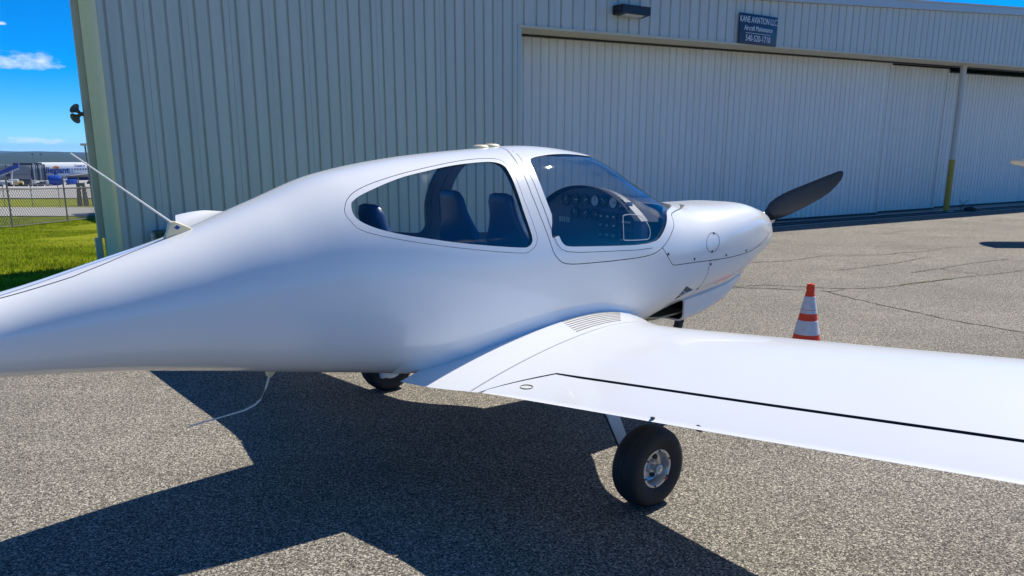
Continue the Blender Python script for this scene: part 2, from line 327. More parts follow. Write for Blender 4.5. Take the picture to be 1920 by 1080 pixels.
# hangar local frame: x along the front wall (s), y INTO the building, z up. front wall plane y=0; local x = s + 8.5
def hx(s): return s + 8.5
def rib_panel(name, x0, x1, per, zb, zt, m, parent, off=(0, 0), depth=-0.036, face='front', rw=0.021, rt=0.008):
    """ribbed sheet between x0 and x1: zb, zt may be functions of x; closed thin solid"""
    pr = [(x0, 0.0)]; n = max(1, round((x1 - x0) / per)); p = (x1 - x0) / n
    for i in range(n):
        c = x0 + (i + .5) * p
        pr += [(c - rw, 0), (c - rt, -depth), (c + rt, -depth), (c + rw, 0)]
    pr.append((x1, 0.0))
    fz = lambda q, x: q(x) if callable(q) else q
    v = []; k = len(pr)
    for x, y in pr: v.append((x, y, fz(zb, x)))
    for x, y in pr: v.append((x, y, fz(zt, x)))
    v += [(x0, .06, fz(zb, x0)), (x1, .06, fz(zb, x1)), (x0, .06, fz(zt, x0)), (x1, .06, fz(zt, x1))]
    f = [(i, i + 1, k + i + 1, k + i) for i in range(k - 1)]
    f += [(2 * k + 1, 2 * k, 2 * k + 2, 2 * k + 3), (2 * k, 0, k, 2 * k + 2), (k - 1, 2 * k + 1, 2 * k + 3, 2 * k - 1)]
    f += [tuple(list(range(k))[::-1] + [2 * k, 2 * k + 1])[:], tuple(list(range(k, 2 * k)) + [2 * k + 3, 2 * k + 2])]
    if face == 'side':   # turned so that it runs along y on the left side, ribs facing -x
        v = [(off[0] + y, off[1] + x, z) for x, y, z in v]; f = [q[::-1] for q in f]
    else: v = [(x + off[0], y + off[1], z) for x, y, z in v]
    return mesh(name, v, f, m, parent)
def rake(x):      # gable edge over the front wall
    s_ = x - 8.5; return 5.34 + 0.061 * (s_ - 1.33) if s_ < 14 else 5.34 + 0.061 * (12.67 - (s_ - 14))
def hdr(x): s_ = x - 8.5; return 3.93 + 0.0195 * (s_ + 8.5)
XL = hx(-15.45)
# left front wall: one ribbed sheet after another, slightly uneven overlaps
x = XL + 0.025; pw = 0.585; k = 0
while x < -0.07 - 1e-3:
    x2 = min(x + pw, -0.07); rib_panel('siding_panel', x, x2 - .003, .195, 0.0, lambda q: rake(q) - .12, M['siding'], hangar, (0, -.0025 * (k % 2))); x = x2; k += 1
# jamb beside the door opening
bevel(MB().box((-.067, -.012, 0), (.02, .9, hdr(0) - .003)).build('door_jamb', M['siding'], hangar), .006)
# header above the doors
x = -0.067; k = 0
while x < hx(24):
    x2 = x + 0.84; rib_panel('siding_panel', x, x2 - .003, .28, lambda q: hdr(q) + .05, lambda q: rake(q) - .12, M['siding'], hangar, (0, -.0025 * (k % 2)), rw=.024, rt=.009); x = x2; k += 1
def bar(name, xa, xb, y0, y1, zf0, zf1, m, n=1):
    v = []; f = []
    for i in range(n + 1):
        x_ = xa + (xb - xa) * i / n; z0, z1 = zf0(x_), zf1(x_); v += [(x_, y0, z0), (x_, y1, z0), (x_, y1, z1), (x_, y0, z1)]
        if i:
            a = 4 * (i - 1); b = 4 * i
            for q in range(4): f.append((a + q, a + (q + 1) % 4, b + (q + 1) % 4, b + q))
    f += [(3, 2, 1, 0), (4 * n, 4 * n + 1, 4 * n + 2, 4 * n + 3)]
    return fixn(mesh(name, v, f, m, hangar))
bar('header_soffit', -.067, hx(24), -.02, .95, lambda q: hdr(q), lambda q: hdr(q) + .047, M['htrim'])
bar('door_track', 0.03, hx(24), .66, .74, lambda q: hdr(q) - .035, lambda q: hdr(q) - .002, M['black'])
bar('rake_trim', XL - .10, hx(14), -.10, .06, lambda q: rake(q) - .117, lambda q: rake(q) + .06, M['roof'])
bar('rake_trim', hx(14) + .003, hx(24), -.10, .06, lambda q: rake(q) - .117, lambda q: rake(q) + .06, M['roof'])
bar('rake_flashing', XL - .10, hx(14), -.13, -.02, lambda q: rake(q) + .063, lambda q: rake(q) + .10, M['pole'])
# corner trim and the short cream side wall (the door pocket is only two metres deep)
bevel(MB().box((XL - .03, -.012, 0), (XL + .022, .05, rake(XL) - .12)).build('corner_trim', M['cream'], hangar), .004)
rib_panel('side_panel', .053, .72, .222, 0.0, rake(XL) - .14, M['cream'], hangar, (XL - .004, 0), depth=.020, face='side', rw=.034, rt=.014)
rib_panel('side_panel', .723, 1.39, .222, 0.0, rake(XL) - .14, M['cream'], hangar, (XL - .006, 0), depth=.020, face='side', rw=.034, rt=.014)
dp = MB().box((XL - .11, 1.42, .42), (XL - .01, 1.54, rake(XL) - .2)); dp.box((XL - .16, 1.425, .02), (XL - .06, 1.535, .425))
bevel(dp.build('downspout', M['htrim'], hangar), .012)
bevel(MB().box((XL - .012, 1.392, 0), (XL + .08, 1.60, rake(XL) - .14)).build('corner_trim', M['htrim'], hangar), .004)
fixn(mesh('pocket_roof', [(XL - .1, -.02, rake(XL) - .02), (-.1, -.02, rake(-.1) - .02), (-.1, 1.7, rake(-.1) - .02), (XL - .1, 1.7, rake(XL) - .02), (XL - .1, -.02, rake(XL) - .10), (-.1, -.02, rake(-.1) - .10), (-.1, 1.7, rake(-.1) - .10), (XL - .1, 1.7, rake(XL) - .10)], [(0, 1, 2, 3), (7, 6, 5, 4), (0, 4, 5, 1), (1, 5, 6, 2), (2, 6, 7, 3), (3, 7, 4, 0)], M['roof'], hangar))
mesh('pocket_back_wall', [(XL + .05, 1.59, 0), (0, 1.59, 0), (0, 1.59, rake(0) - .1), (XL + .05, 1.59, rake(XL) - .1)], [(3, 2, 1, 0)], M['siding'], hangar)
# main body
BX1 = hx(43)
def rk(q): return rake(q)
mesh('side_wall', [(-.1, 1.58, 0), (-.1, 30, 0), (-.1, 30, rk(-.1)), (-.1, 1.58, rk(-.1)), (BX1, .1, 0), (BX1, 30, 0), (BX1, 30, rk(BX1)), (BX1, .1, rk(BX1)), (hx(22.5), 30, rk(hx(14)))], [(0, 3, 2, 1), (4, 5, 6, 7), (1, 2, 8, 6, 5)], M['siding'], hangar)
mesh('roof', [(-.12, -.1, rk(-.12) + .04), (hx(14), -.1, rk(hx(14)) + .04), (BX1, -.1, rk(BX1) + .04), (-.12, 30.2, rk(-.12) + .04), (hx(14), 30.2, rk(hx(14)) + .04), (BX1, 30.2, rk(BX1) + .04)], [(0, 1, 4, 3), (1, 2, 5, 4)], M['roof'], hangar)
mesh('front_wall', [(hx(24), 0, 0), (BX1, 0, 0), (BX1, 0, rk(BX1)), (hx(24), 0, rk(hx(24)))], [(0, 1, 2, 3)], M['siding'], hangar)
# sliding doors, each leaf a little further back than the last
leaves = [(0.03, hx(-1.93), .80), (hx(-1.90), hx(4.62), .86), (hx(4.64), hx(8.05), 1.10), (hx(7.9), hx(16), 1.36), (hx(16.05), hx(24), 1.42)]
for j, (xa, xb, yo) in enumerate(leaves):
    dr = empty('hangar_door', (0, 0, 0), 0, hangar)
    zb = .07; top = (lambda q: hdr(q) - .012) if j < 2 else ((lambda q: hdr(q) - .03) if j == 2 else (lambda q: hdr(q) - .10))
    x = xa + .07; k = 0
    while x < xb - .07 - 1e-3:
        x2 = min(x + .824, xb - .07)
        rib_panel('door_panel', x, x2 - .003, .206, zb + .002, top, M['door'], dr, (0, yo - .0025 * (k % 2)), depth=-.030, rw=.022, rt=.008); x = x2; k += 1
    for xx in (xa, xb - .067):
        v = MB().box((xx, yo - .03, zb), (xx + .066, yo + .05, top(xx) - .004)); bevel(v.build('door_edge', M['door'], dr), .004)
    MB().box((xa + .01, yo - .02, .025), (xb - .01, yo + .06, zb)).build('bottom_seal', M['black'], dr)
    mesh('door_back', [(xa, yo + .055, .02), (xb, yo + .055, .02), (xb, yo + .055, top(xb) + .05), (xa, yo + .055, top(xa) + .05)], [(0, 1, 2, 3)], M['black'], dr)
# rails in the ground
for yy in (-.05, .28): MB().box((.05, yy, .0), (hx(24), yy + .05, .045)).build('ground_rail', M['black'], hangar)
# support post, cream above, yellow below
px_, py_ = hx(7.55), .40
post = MB().tube([(px_, py_, 1.55), (px_, py_, hdr(px_) + .0)], .085, 16).build('support_post', M['pole'], hangar, True)
MB().tube([(px_, py_, .02), (px_, py_, 1.553)], .088, 16).build('yellow_sleeve', M['yellow'], post, True)
bevel(MB().box((px_ - .16, py_ - .16, .012), (px_ + .16, py_ + .16, .03)).build('base_plate', M['pole'], post), .004)

def hw(x, y, z): return hangar.matrix_basis @ Vector((x, y, z))
HROT = Matrix.Rotation(HRZ, 4, 'Z')
def hobj(name, x, y, z): 
    e = empty(name, HO + (Matrix.Rotation(HRZ, 3, 'Z') @ Vector((x, y, z))), HRZ); return e
# wall pack light
wlx = hx(-5.97)
wlamp = tag(hobj('wall_light', wlx, -.03, 4.33), 'dark box wall lamp high on the hangar header', 'wall lamp')
vb = [(-.38, -.0, 0), (.38, 0, 0), (.38, 0, .17), (-.38, 0, .17), (-.36, -.27, .02), (.36, -.27, .02), (.36, -.27, .17), (-.36, -.27, .17)]
fixn(mesh('housing', vb, [(0, 1, 2, 3), (7, 6, 5, 4), (0, 4, 5, 1), (1, 5, 6, 2), (2, 6, 7, 3), (3, 7, 4, 0)], mat('dark_bronze', (.012, .012, .022), .45, var=.2), wlamp))
M['lens'] = mat('frosted_lens', (.55, .56, .56), .3, var=.05)
fixn(mesh('lens', [(-.24, -.05, -.004), (.24, -.05, -.004), (.24, -.22, .012), (-.24, -.22, .012), (-.22, -.07, -.02), (.22, -.07, -.02), (.22, -.20, -.008), (-.22, -.20, -.008)], [(0, 1, 2, 3), (7, 6, 5, 4), (0, 4, 5, 1), (1, 5, 6, 2), (2, 6, 7, 3), (3, 7, 4, 0)], M['lens'], wlamp))

def text(name, body, size, m, parent, loc, rot=(R(90), 0, 0), sx=1.0, depth=.002, align='CENTER', bold=0.0):
    cu = bpy.data.curves.new(name, 'FONT'); cu.body = body; cu.size = size; cu.align_x = align; cu.extrude = depth; cu.offset = bold; cu.resolution_u = 3
    t = bpy.data.objects.new(name + '_t', cu); COL.objects.link(t)
    dg = bpy.context.evaluated_depsgraph_get(); me = bpy.data.meshes.new_from_object(t.evaluated_get(dg)); bpy.data.objects.remove(t); bpy.data.curves.remove(cu)
    me.name = name; me.materials.clear(); o = link(name, me, m, parent); o.location = loc; o.rotation_euler = rot; o.scale = (sx, 1, 1); return o
# maintenance sign
sgx0, sgx1 = hx(-2.75), hx(-1.50); sgc = (sgx0 + sgx1) / 2
sign = tag(hobj('sign_board', sgc, -.05, 4.075), 'dark blue hangar sign with white lettering reading KANE AVIATION LLC', 'sign')
M['signblue'] = mat('sign_blue', (.012, .040, .095), .4, var=.06); M['signwhite'] = mat('sign_white', (.80, .81, .82), .5, var=.04)
sw = (sgx1 - sgx0) / 2
bevel(MB().box((-sw, -.012, 0), (sw, .018, .625)).build('board', M['signblue'], sign), .003)
text('lettering', 'KANE AVIATION LLC.', .185, M['signwhite'], sign, (0, -.0145, .445), sx=.70)
text('lettering', 'Aircraft Maintenance', .150, M['signwhite'], sign, (0, -.0145, .285), sx=.74)
MB().box((-.42, -.0165, .225), (.42, -.0125, .233)).build('rule_line', M['signwhite'], sign)
text('lettering', '540-520-1710', .185, M['signwhite'], sign, (0, -.0145, .065), sx=.80)
# twin horn loudspeaker on the side wall corner
horn = tag(hobj('horn_loudspeaker', XL - .12, 1.5, 2.30), 'twin grey horn loudspeaker mounted on the hangar corner', 'loudspeaker')
M['horn'] = mat('weathered_horn', (.16, .14, .10), .6, var=.3, vscale=12)
for ang in (-30, 34):
    mtx = Matrix.Translation((-.02, -.02, .0)) @ Matrix.Rotation(R(38), 4, 'Z') @ Matrix.Rotation(R(-90 + ang), 4, 'Y') @ Matrix.Diagonal((.62, .62, .55, 1))
    prof = [(.035, 0), (.04, .08), (.055, .14), (.085, .20), (.13, .25), (.135, .252), (.125, .246), (.075, .19), (.045, .13), (.02, .08), (.0, .075)]
    MB().lathe(prof, 20, mtx).build('horn', M['horn'], horn, True)
MB().box((-.05, -.03, -.03), (.1, .03, .03)).build('bracket', M['horn'], horn)
# green utility box at the foot of the wall
ub = tag(hobj('utility_box', hx(-14.78), -.20, 0), 'small green utility cabinet at the foot of the hangar wall', 'utility box')
M['ubox'] = mat('green_cabinet', (.035, .085, .06), .5, var=.15, vscale=8)
bevel(MB().box((-.20, -.14, .04), (.42, .16, .60)).build('cabinet', M['ubox'], ub), .01); bevel(MB().box((-.24, -.17, .603), (.46, .17, .63)).build('lid', M['ubox'], ub), .006)
MB().tube([(-.27, .02, 0), (-.27, .02, .60)], .03, 8).build('conduit', M['pole'], ub, True)
# dark sandbag by the post
sb = MB(); sb.add([Vector((p.x * .20 * (1 + .15 * math.sin(5 * p.z)), p.y * .13, max(-.05, p.z * .10 + .05 + .02 * math.sin(7 * p.x)))) for p in ICO[0]], ICO[1])
o = sb.build('sandbag', M['tyre'], None, True, 180); o.location = hw(hx(8.15), -.02, .01); tag(o, 'black lumpy sandbag lying beside the yellow post foot', 'sandbag')
wv = MB()
for a, b in (((0, 0, 0), (.03, 0, .22)), ((.03, 0, .22), (-.05, .02, .36)), ((.03, 0, .20), (.12, -.02, .31)), ((.12, -.02, .31), (.20, 0, .36)), ((.02, 0, .12), (-.06, 0, .18))): wv.tube([a, b], [.010, .006], 5)
for k in range(10):
    c = Vector((random.uniform(-.06, .2), random.uniform(-.03, .03), random.uniform(.12, .38))); d = Vector((random.uniform(-1, 1), random.uniform(-1, 1), random.uniform(-.4, .6))).normalized() * .05
    s_ = d.cross(Vector((0, 0, 1))).normalized() * .014; wv.add([c, c + d * .5 + s_, c + d, c + d * .5 - s_], [(0, 1, 2, 3)])
o = wv.build('weed', mat('dry_weed', (.05, .06, .02), .8, var=.3), None); o.location = hw(hx(7.8), .1, 0); o['kind'] = 'stuff'; tag(o, 'thin dark weed growing beside the yellow post foot', 'weed')

# ------------------------------------------------------------------ light aircraft
PLANE_O = Vector((-0.1265, 4.7275, 0)); PLANE_RZ = R(38.5)
plane = tag(empty('light_aircraft', PLANE_O, PLANE_RZ), 'white low-wing light aircraft parked in front of the hangar', 'aircraft')
# local frame: x forward, y left, z up, origin on the ground between the main wheels
def pchip(x, y):
    x = np.asarray(x, float); y = np.asarray(y, float); h = np.diff(x); d = np.diff(y) / h; n = len(x); m = np.zeros(n)
    for i in range(1, n - 1):
        if d[i - 1] * d[i] > 0:
            w1 = 2 * h[i] + h[i - 1]; w2 = h[i] + 2 * h[i - 1]; m[i] = (w1 + w2) / (w1 / d[i - 1] + w2 / d[i])
    m[0] = d[0]; m[-1] = d[-1]
    def f(t):
        t = np.asarray(t, float); i = np.clip(np.searchsorted(x, t) - 1, 0, n - 2); s = (t - x[i]) / h[i]
        return (2 * s**3 - 3 * s**2 + 1) * y[i] + (s**3 - 2 * s**2 + s) * h[i] * m[i] + (-2 * s**3 + 3 * s**2) * y[i + 1] + (s**3 - s**2) * h[i] * m[i + 1]
    return f
FX = [-4.6, -3.5, -2.5, -2.1, -1.75, -1.4, -1.05, -.6, -.2, .2, .6, .9, 1.2, 1.45, 1.8, 2.05, 2.25, 2.4, 2.52, 2.60, 2.65]
FW = [.075, .11, .175, .255, .335, .41, .47, .525, .55, .56, .56, .55, .535, .52, .475, .425, .36, .29, .22, .16, .11]
FT = [1.03, 1.0, 1.154, 1.258, 1.357, 1.485, 1.611, 1.689, 1.726, 1.751, 1.716, 1.581, 1.429, 1.374, 1.366, 1.368, 1.335, 1.303, 1.262, 1.24, 1.22]
FB = [.93, .90, .814, .774, .722, .663, .608, .538, .508, .51, .545, .61, .68, .71, .745, .815, .902, .938, .952, 1.0, 1.05]
FU = [2, 2, 2.05, 2.2, 2.45, 2.6, 2.6, 2.5, 2.4, 2.4, 2.4, 2.4, 2.5, 2.7, 3.3, 3.4, 3.2, 3.0, 2.7, 2.4, 2.2]
FL = [2, 2, 2, 2.1, 2.2, 2.4, 2.6, 2.8, 2.8, 2.8, 2.8, 2.8, 2.7, 2.6, 2.5, 2.4, 2.3, 2.2, 2.1, 2., 2.]
FK = [.5, .5, .5, .48, .46, .43, .40, .38, .38, .38, .38, .42, .48, .55, .58, .58, .55, .52, .5, .5, .5]
FS = [pchip(FX, a) for a in (FT, FB, FW, FU, FL, FK)]
def fsurf(x, th):
    zt, zb, w, nu, nl, kw = [s(x) for s in FS]; zw = zb + (zt - zb) * kw; c = np.cos(th); s = np.sin(th)
    n = np.where(s >= 0, nu, nl); y = -np.sign(c) * w * np.abs(c) ** (2 / n)
    z = zw + np.where(s >= 0, zt - zw, zw - zb) * np.sign(s) * np.abs(s) ** (2 / n)
    return y, z
def fpos(x, th): y, z = fsurf(x, th); return np.stack([x + 0 * y, y, z], -1)
def fnorm(x, th):
    e = 2e-3; a = fpos(x + e, th) - fpos(x - e, th); b = fpos(x, th + e) - fpos(x, th - e); n = np.cross(a, b)
    n /= np.linalg.norm(n, axis=-1, keepdims=True) + 1e-12
    zt, zb = FS[0](x), FS[1](x); p = fpos(x, th); out = np.stack([0 * x, p[..., 1], p[..., 2] - (zt + zb) / 2], -1)
    return n * np.sign((n * out).sum(-1, keepdims=True) + 1e-9)
def fth(x, y, z):
    zt, zb, w, nu, nl, kw = [s(x) for s in FS]; zw = zb + (zt - zb) * kw; up = z >= zw; n = np.where(up, nu, nl)
    c = np.clip(np.abs(y) / w, 0, 1.2) ** (n / 2); s = np.clip(np.abs(z - zw) / np.where(up, zt - zw, zw - zb), 0, 1.2) ** (n / 2)
    return np.arctan2(np.where(up, s, -s), np.where(y <= 0, c, -c))
def fy(x, z):       # half width of the skin at height z
    x = np.asarray(x, float); zt, zb, w, nu, nl, kw = [s(x) for s in FS]; zw = zb + (zt - zb) * kw; up = z >= zw; n = np.where(up, nu, nl)
    q = np.clip(np.abs(z - zw) / np.where(up, zt - zw, zw - zb), 0, .9999); return w * (1 - q ** n) ** (1 / n)
def fgrid(xs_, nth, inset=0.0):
    th = np.linspace(0, 2 * np.pi, nth, endpoint=False) + 0.013; X, T = np.meshgrid(xs_, th, indexing='ij'); p = fpos(X, T)
    if inset: p = p - fnorm(X, T) * inset * np.array([0, 1, 1])
    return p
def grid_faces(nx, nth, flip=False, base=0):
    f = []
    for i in range(nx - 1):
        for k in range(nth):
            k2 = (k + 1) % nth; q = (base + i * nth + k, base + i * nth + k2, base + (i + 1) * nth + k2, base + (i + 1) * nth + k); f.append(q[::-1] if flip else q)
    a = tuple(base + k for k in range(nth)); b = tuple(base + (nx - 1) * nth + k for k in range(nth)); f += [a if flip else a[::-1], b[::-1] if flip else b]
    return f
NTH = 112
xs_o = np.concatenate([np.linspace(-4.6, -2.7, 22)[:-1], np.linspace(-2.7, 1.15, 110)[:-1], np.linspace(1.15, 1.6, 22)[:-1], np.linspace(1.6, 2.65, 44)])
po = fgrid(xs_o, NTH)
# cabin cavity
xs_i = np.linspace(-1.40, 1.375, 60); NI = 64
def cavity():
    out = []
    for x in xs_i:
        fl = float(np.interp(x, [-1.40, -1.1, -.9, .9, 1.1, 1.375], [1.10, .95, .86, .86, 1.0, 1.20]))
        th = np.linspace(-1.2, math.pi + 1.2, 600); p = fpos(np.full(600, x), th) - fnorm(np.full(600, x), th) * [0, .028, .028]
        p = p[p[:, 2] > fl]; d = np.r_[0, np.cumsum(np.linalg.norm(np.diff(p[:, 1:], axis=0), axis=1))]
        t = np.linspace(0, d[-1], 52); arc_ = np.stack([np.full(52, x), np.interp(t, d, p[:, 1]), np.interp(t, d, p[:, 2])], 1)
        k = np.linspace(0, 1, NI - 52 + 2)[1:-1, None]; out.append(np.vstack([arc_, arc_[-1] * (1 - k) + arc_[0] * k]))
    return np.array(out)
pi_ = cavity()
def tri_orient(v, f, outward=True):
    me = bpy.data.meshes.new('tmp'); me.from_pydata([tuple(map(float, p)) for p in v], [], f); bm = bmesh.new(); bm.from_mesh(me); bmesh.ops.recalc_face_normals(bm, faces=bm.faces)
    if not outward: bmesh.ops.reverse_faces(bm, faces=bm.faces)
    bm.to_mesh(me); bm.free(); return me
def merge(mes, slots):
    bm = bmesh.new()
    for me, s in zip(mes, slots):
        n = len(bm.faces); bm.from_mesh(me); bm.faces.ensure_lookup_table()
        for i in range(n, len(bm.faces)): bm.faces[i].material_index = s
    me = bpy.data.meshes.new('solid'); bm.to_mesh(me); bm.free(); return me
m_out = tri_orient(po.reshape(-1, 3), grid_faces(len(xs_o), NTH)); m_in = tri_orient(pi_.reshape(-1, 3), grid_faces(len(xs_i), NI), False)
SOLID = merge([m_out, m_in], [0, 1]); MATS3 = [M['paint'], M['cabin'], M['seal_gap_shade']]
for m_ in MATS3: SOLID.materials.append(m_)
def catmull(pts, n=5):
    P = [Vector(p) for p in pts]; k = len(P); out = []
    for i in range(k):
        a, b, c, d = P[i - 1], P[i], P[(i + 1) % k], P[(i + 2) % k]
        for j in range(n):
            t = j / n; out.append(.5 * ((2 * b) + (c - a) * t + (2 * a - 5 * b + 4 * c - d) * t * t + (3 * b - a - 3 * c + d) * t**3))
    return [(p.x, p.y) for p in out]
def offset(poly, d):
    a = sum(poly[i - 1][0] * poly[i][1] - poly[i][0] * poly[i - 1][1] for i in range(len(poly))); sg = 1 if a > 0 else -1; out = []
    for i in range(len(poly)):
        p0, p1, p2 = Vector(poly[i - 1]), Vector(poly[i]), Vector(poly[(i + 1) % len(poly)])
        e1 = (p1 - p0).normalized(); e2 = (p2 - p1).normalized(); n1 = Vector((e1.y, -e1.x)); n2 = Vector((e2.y, -e2.x)); n = n1 + n2
        n = n / max(.5, n.length_squared / 2) if n.length > 1e-6 else n1; out.append(tuple(p1 + n * d * sg))
    return out
def prism(poly, y0=-1.2, y1=1.2, slot=2):
    n = len(poly); v = [(x, y0, z) for x, z in poly] + [(x, y1, z) for x, z in poly]
    f = [(i, (i + 1) % n, n + (i + 1) % n, n + i) for i in range(n)] + [tuple(range(n))[::-1], tuple(range(n, 2 * n))]
    me = tri_orient(v, f)
    for m_ in MATS3: me.materials.append(m_)
    me.polygons.foreach_set('material_index', [slot] * len(me.polygons)); return me
def boolean(me, ops):
    a = bpy.data.objects.new('a', me.copy()); COL.objects.link(a); tmp = [a]
    for cut, op in ops:
        c = bpy.data.objects.new('c', cut); COL.objects.link(c); tmp.append(c)
        md = a.modifiers.new('b', 'BOOLEAN'); md.operation = op; md.object = c; md.solver = 'EXACT'; md.material_mode = 'TRANSFER'
        c.hide_render = True
    dg = bpy.context.evaluated_depsgraph_get(); r = bpy.data.meshes.new_from_object(a.evaluated_get(dg))
    for o in tmp: bpy.data.objects.remove(o)
    return r
def skin_normals(me, tol=.6, inset=0.0):
    """smooth analytic normals on the outer skin, flat on cut edges"""
    n = len(me.vertices); co = np.empty(n * 3); me.vertices.foreach_get('co', co); co = co.reshape(-1, 3)
    x = np.clip(co[:, 0], -4.59, 2.64); an = fnorm(x, fth(x, co[:, 1], co[:, 2]))
    me.polygons.foreach_set('use_smooth', [True] * len(me.polygons)); L = len(me.loops); vi = np.empty(L, int); me.loops.foreach_get('vertex_index', vi)
    fn = np.empty((len(me.polygons), 3)); me.polygons.foreach_get('normal', fn.ravel()); ls = np.empty(len(me.polygons), int); lt = ls.copy()
    me.polygons.foreach_get('loop_start', ls); me.polygons.foreach_get('loop_total', lt); pf = np.repeat(np.arange(len(ls)), lt); order = np.argsort(ls); pf = np.repeat(order, lt[order])
    d = (an[vi] * fn[pf]).sum(1); nn = np.where((d > tol)[:, None], an[vi], np.where((d < -tol)[:, None], -an[vi], fn[pf]))
    me.normals_split_custom_set([tuple(q) for q in nn]); return me
RG = catmull([(-1.075, 1.475), (-1.058, 1.491), (-1.016, 1.513), (-.953, 1.536), (-.864, 1.565), (-.751, 1.595), (-.614, 1.62), (-.47, 1.643), (-.332, 1.657), (-.221, 1.663), (-.167, 1.657), (-.141, 1.64), (-.139, 1.612), (-.147, 1.53), (-.146, 1.417), (-.130, 1.328), (-.120, 1.271), (-.130, 1.244), (-.154, 1.229), (-.187, 1.226), (-.312, 1.239), (-.46, 1.258), (-.601, 1.279), (-.733, 1.303), (-.828, 1.321), (-.918, 1.342), (-.987, 1.363), (-1.041, 1.387), (-1.072, 1.411), (-1.083, 1.44)], 3)
RF = catmull([(-1.112, 1.456), (-1.085, 1.494), (-1.029, 1.531), (-.92, 1.569), (-.736, 1.612), (-.5, 1.652), (-.333, 1.673), (-.177, 1.68), (-.125, 1.663), (-.116, 1.612), (-.123, 1.479), (-.101, 1.346), (-.088, 1.275), (-.105, 1.231), (-.149, 1.204), (-.198, 1.199), (-.391, 1.222), (-.672, 1.266), (-.923, 1.316), (-1.061, 1.357), (-1.105, 1.402), (-1.117, 1.434)], 4)
WG = catmull([(.062, 1.273), (.035, 1.385), (.02, 1.501), (.029, 1.616), (.05, 1.664), (.095, 1.685), (.229, 1.70), (.36, 1.704), (.474, 1.70), (.565, 1.693), (.66, 1.687)], 4)[:-4]
WG = [p for p in WG[:-4]] + [(.66, 1.687), (.80, 1.72), (1.0, 1.78), (1.6, 1.78), (1.6, 1.42), (1.45, 1.384), (1.25, 1.378), (1.10, 1.366), (1.05, 1.358), (1.027, 1.345), (1.010, 1.327), (.99, 1.304), (.955, 1.270), (.917, 1.238), (.880, 1.211), (.842, 1.195), (.768, 1.186), (.654, 1.184), (.498, 1.190), (.291, 1.201), (.15, 1.209), (.116, 1.214), (.095, 1.222), (.080, 1.236), (.072, 1.25)]
CA = [(.03, 1.85), (.015, 1.76), (.002, 1.732), (-.02, 1.711), (-.034, 1.692), (-.045, 1.665), (-.050, 1.636), (-.060, 1.57), (-.063, 1.503), (-.055, 1.437), (-.043, 1.375), (-.014, 1.277), (.010, 1.197), (.022, 1.174), (.041, 1.152), (.066, 1.132), (.10, 1.120), (.15, 1.114), (.209, 1.111), (.442, 1.107), (.649, 1.108), (.73, 1.111), (.796, 1.118), (.84, 1.127), (.881, 1.142), (.925, 1.168), (.969, 1.201), (1.033, 1.256), (1.055, 1.28), (1.066, 1.305), (1.075, 1.33), (1.10, 1.342), (1.2, 1.352), (1.4, 1.360), (1.52, 1.3675), (1.56, 1.40), (1.60, 1.6), (1.4, 1.85)]
CB = [(.897, 1.1515), (.925, 1.168), (.969, 1.201), (1.033, 1.256), (1.055, 1.28), (1.066, 1.305), (1.075, 1.33), (1.10, 1.342), (1.2, 1.352), (1.4, 1.360), (1.52, 1.3675), (1.56, 1.40), (1.60, 1.6), (2.9, 1.6), (2.9, 1.205), (2.5, 1.18), (2.35, 1.15), (2.223, 1.116), (2.13, 1.088), (2.035, 1.066), (1.93, 1.047), (1.832, 1.037), (1.7, 1.032), (1.569, 1.030), (1.213, 1.034), (1.03, 1.034), (1.0, 1.037), (.985, 1.047)]
CC = [(1.385, 1.031), (1.569, 1.030), (1.7, 1.032), (1.832, 1.037), (1.93, 1.047), (2.035, 1.066), (2.13, 1.088), (2.223, 1.116), (2.35, 1.15), (2.5, 1.18), (2.9, 1.205), (2.9, .2), (1.26, .2), (1.29, .72), (1.339, .832), (1.365, .874), (1.383, .945)]
g_ = .0022
def skin(name, me, parent=plane):
    skin_normals(me); o = bpy.data.objects.new(name, me); COL.objects.link(o); o.parent = parent; return o
fus = skin('fuselage', boolean(SOLID, [(prism(offset(CA, g_)), 'DIFFERENCE'), (prism(offset(CB, g_)), 'DIFFERENCE'), (prism(offset(CC, g_)), 'DIFFERENCE'), (prism(offset(RF, .0012)), 'DIFFERENCE')]))
can = skin('canopy_frame', boolean(SOLID, [(prism(offset(CA, -g_)), 'INTERSECT'), (prism(WG), 'DIFFERENCE')]))
ucw = skin('upper_cowling', boolean(SOLID, [(prism(offset(CB, -g_)), 'INTERSECT')]))
lcw = skin('lower_cowling', boolean(SOLID, [(prism(offset(CC, -g_)), 'INTERSECT')]))
for y0, y1 in ((-1.2, 0), (0, 1.2)):
    skin('window_frame', boolean(SOLID, [(prism(offset(RF, -.0012), y0, y1), 'INTERSECT'), (prism(RG), 'DIFFERENCE')]))
xs_g = np.linspace(-1.25, 1.50, 90); pa = fgrid(xs_g, NTH, .004); pb = fgrid(np.linspace(-1.24, 1.49, 90), NTH, .008)
GL = merge([tri_orient(pa.reshape(-1, 3), grid_faces(len(xs_g), NTH)), tri_orient(pb.reshape(-1, 3), grid_faces(len(xs_g), NTH), False)], [0, 0])
def pane(name, me, parent):
    me.materials.clear(); me.materials.append(M['glass']); me.polygons.foreach_set('material_index', [0] * len(me.polygons)); return skin(name, me, parent)
GLx = boolean(GL, [(prism(offset(WG, -.0006)), 'INTERSECT'), (prism([(-2, 0), (1.47, 0), (1.47, 3), (-2, 3)]), 'INTERSECT')])
pane('windshield', GLx, plane)
pane('rear_window', boolean(GL, [(prism(offset(RG, -.0006), -1.2, 0), 'INTERSECT')]), plane)
pane('rear_window', boolean(GL, [(prism(offset(RG, -.0006), 0, 1.2), 'INTERSECT')]), plane)

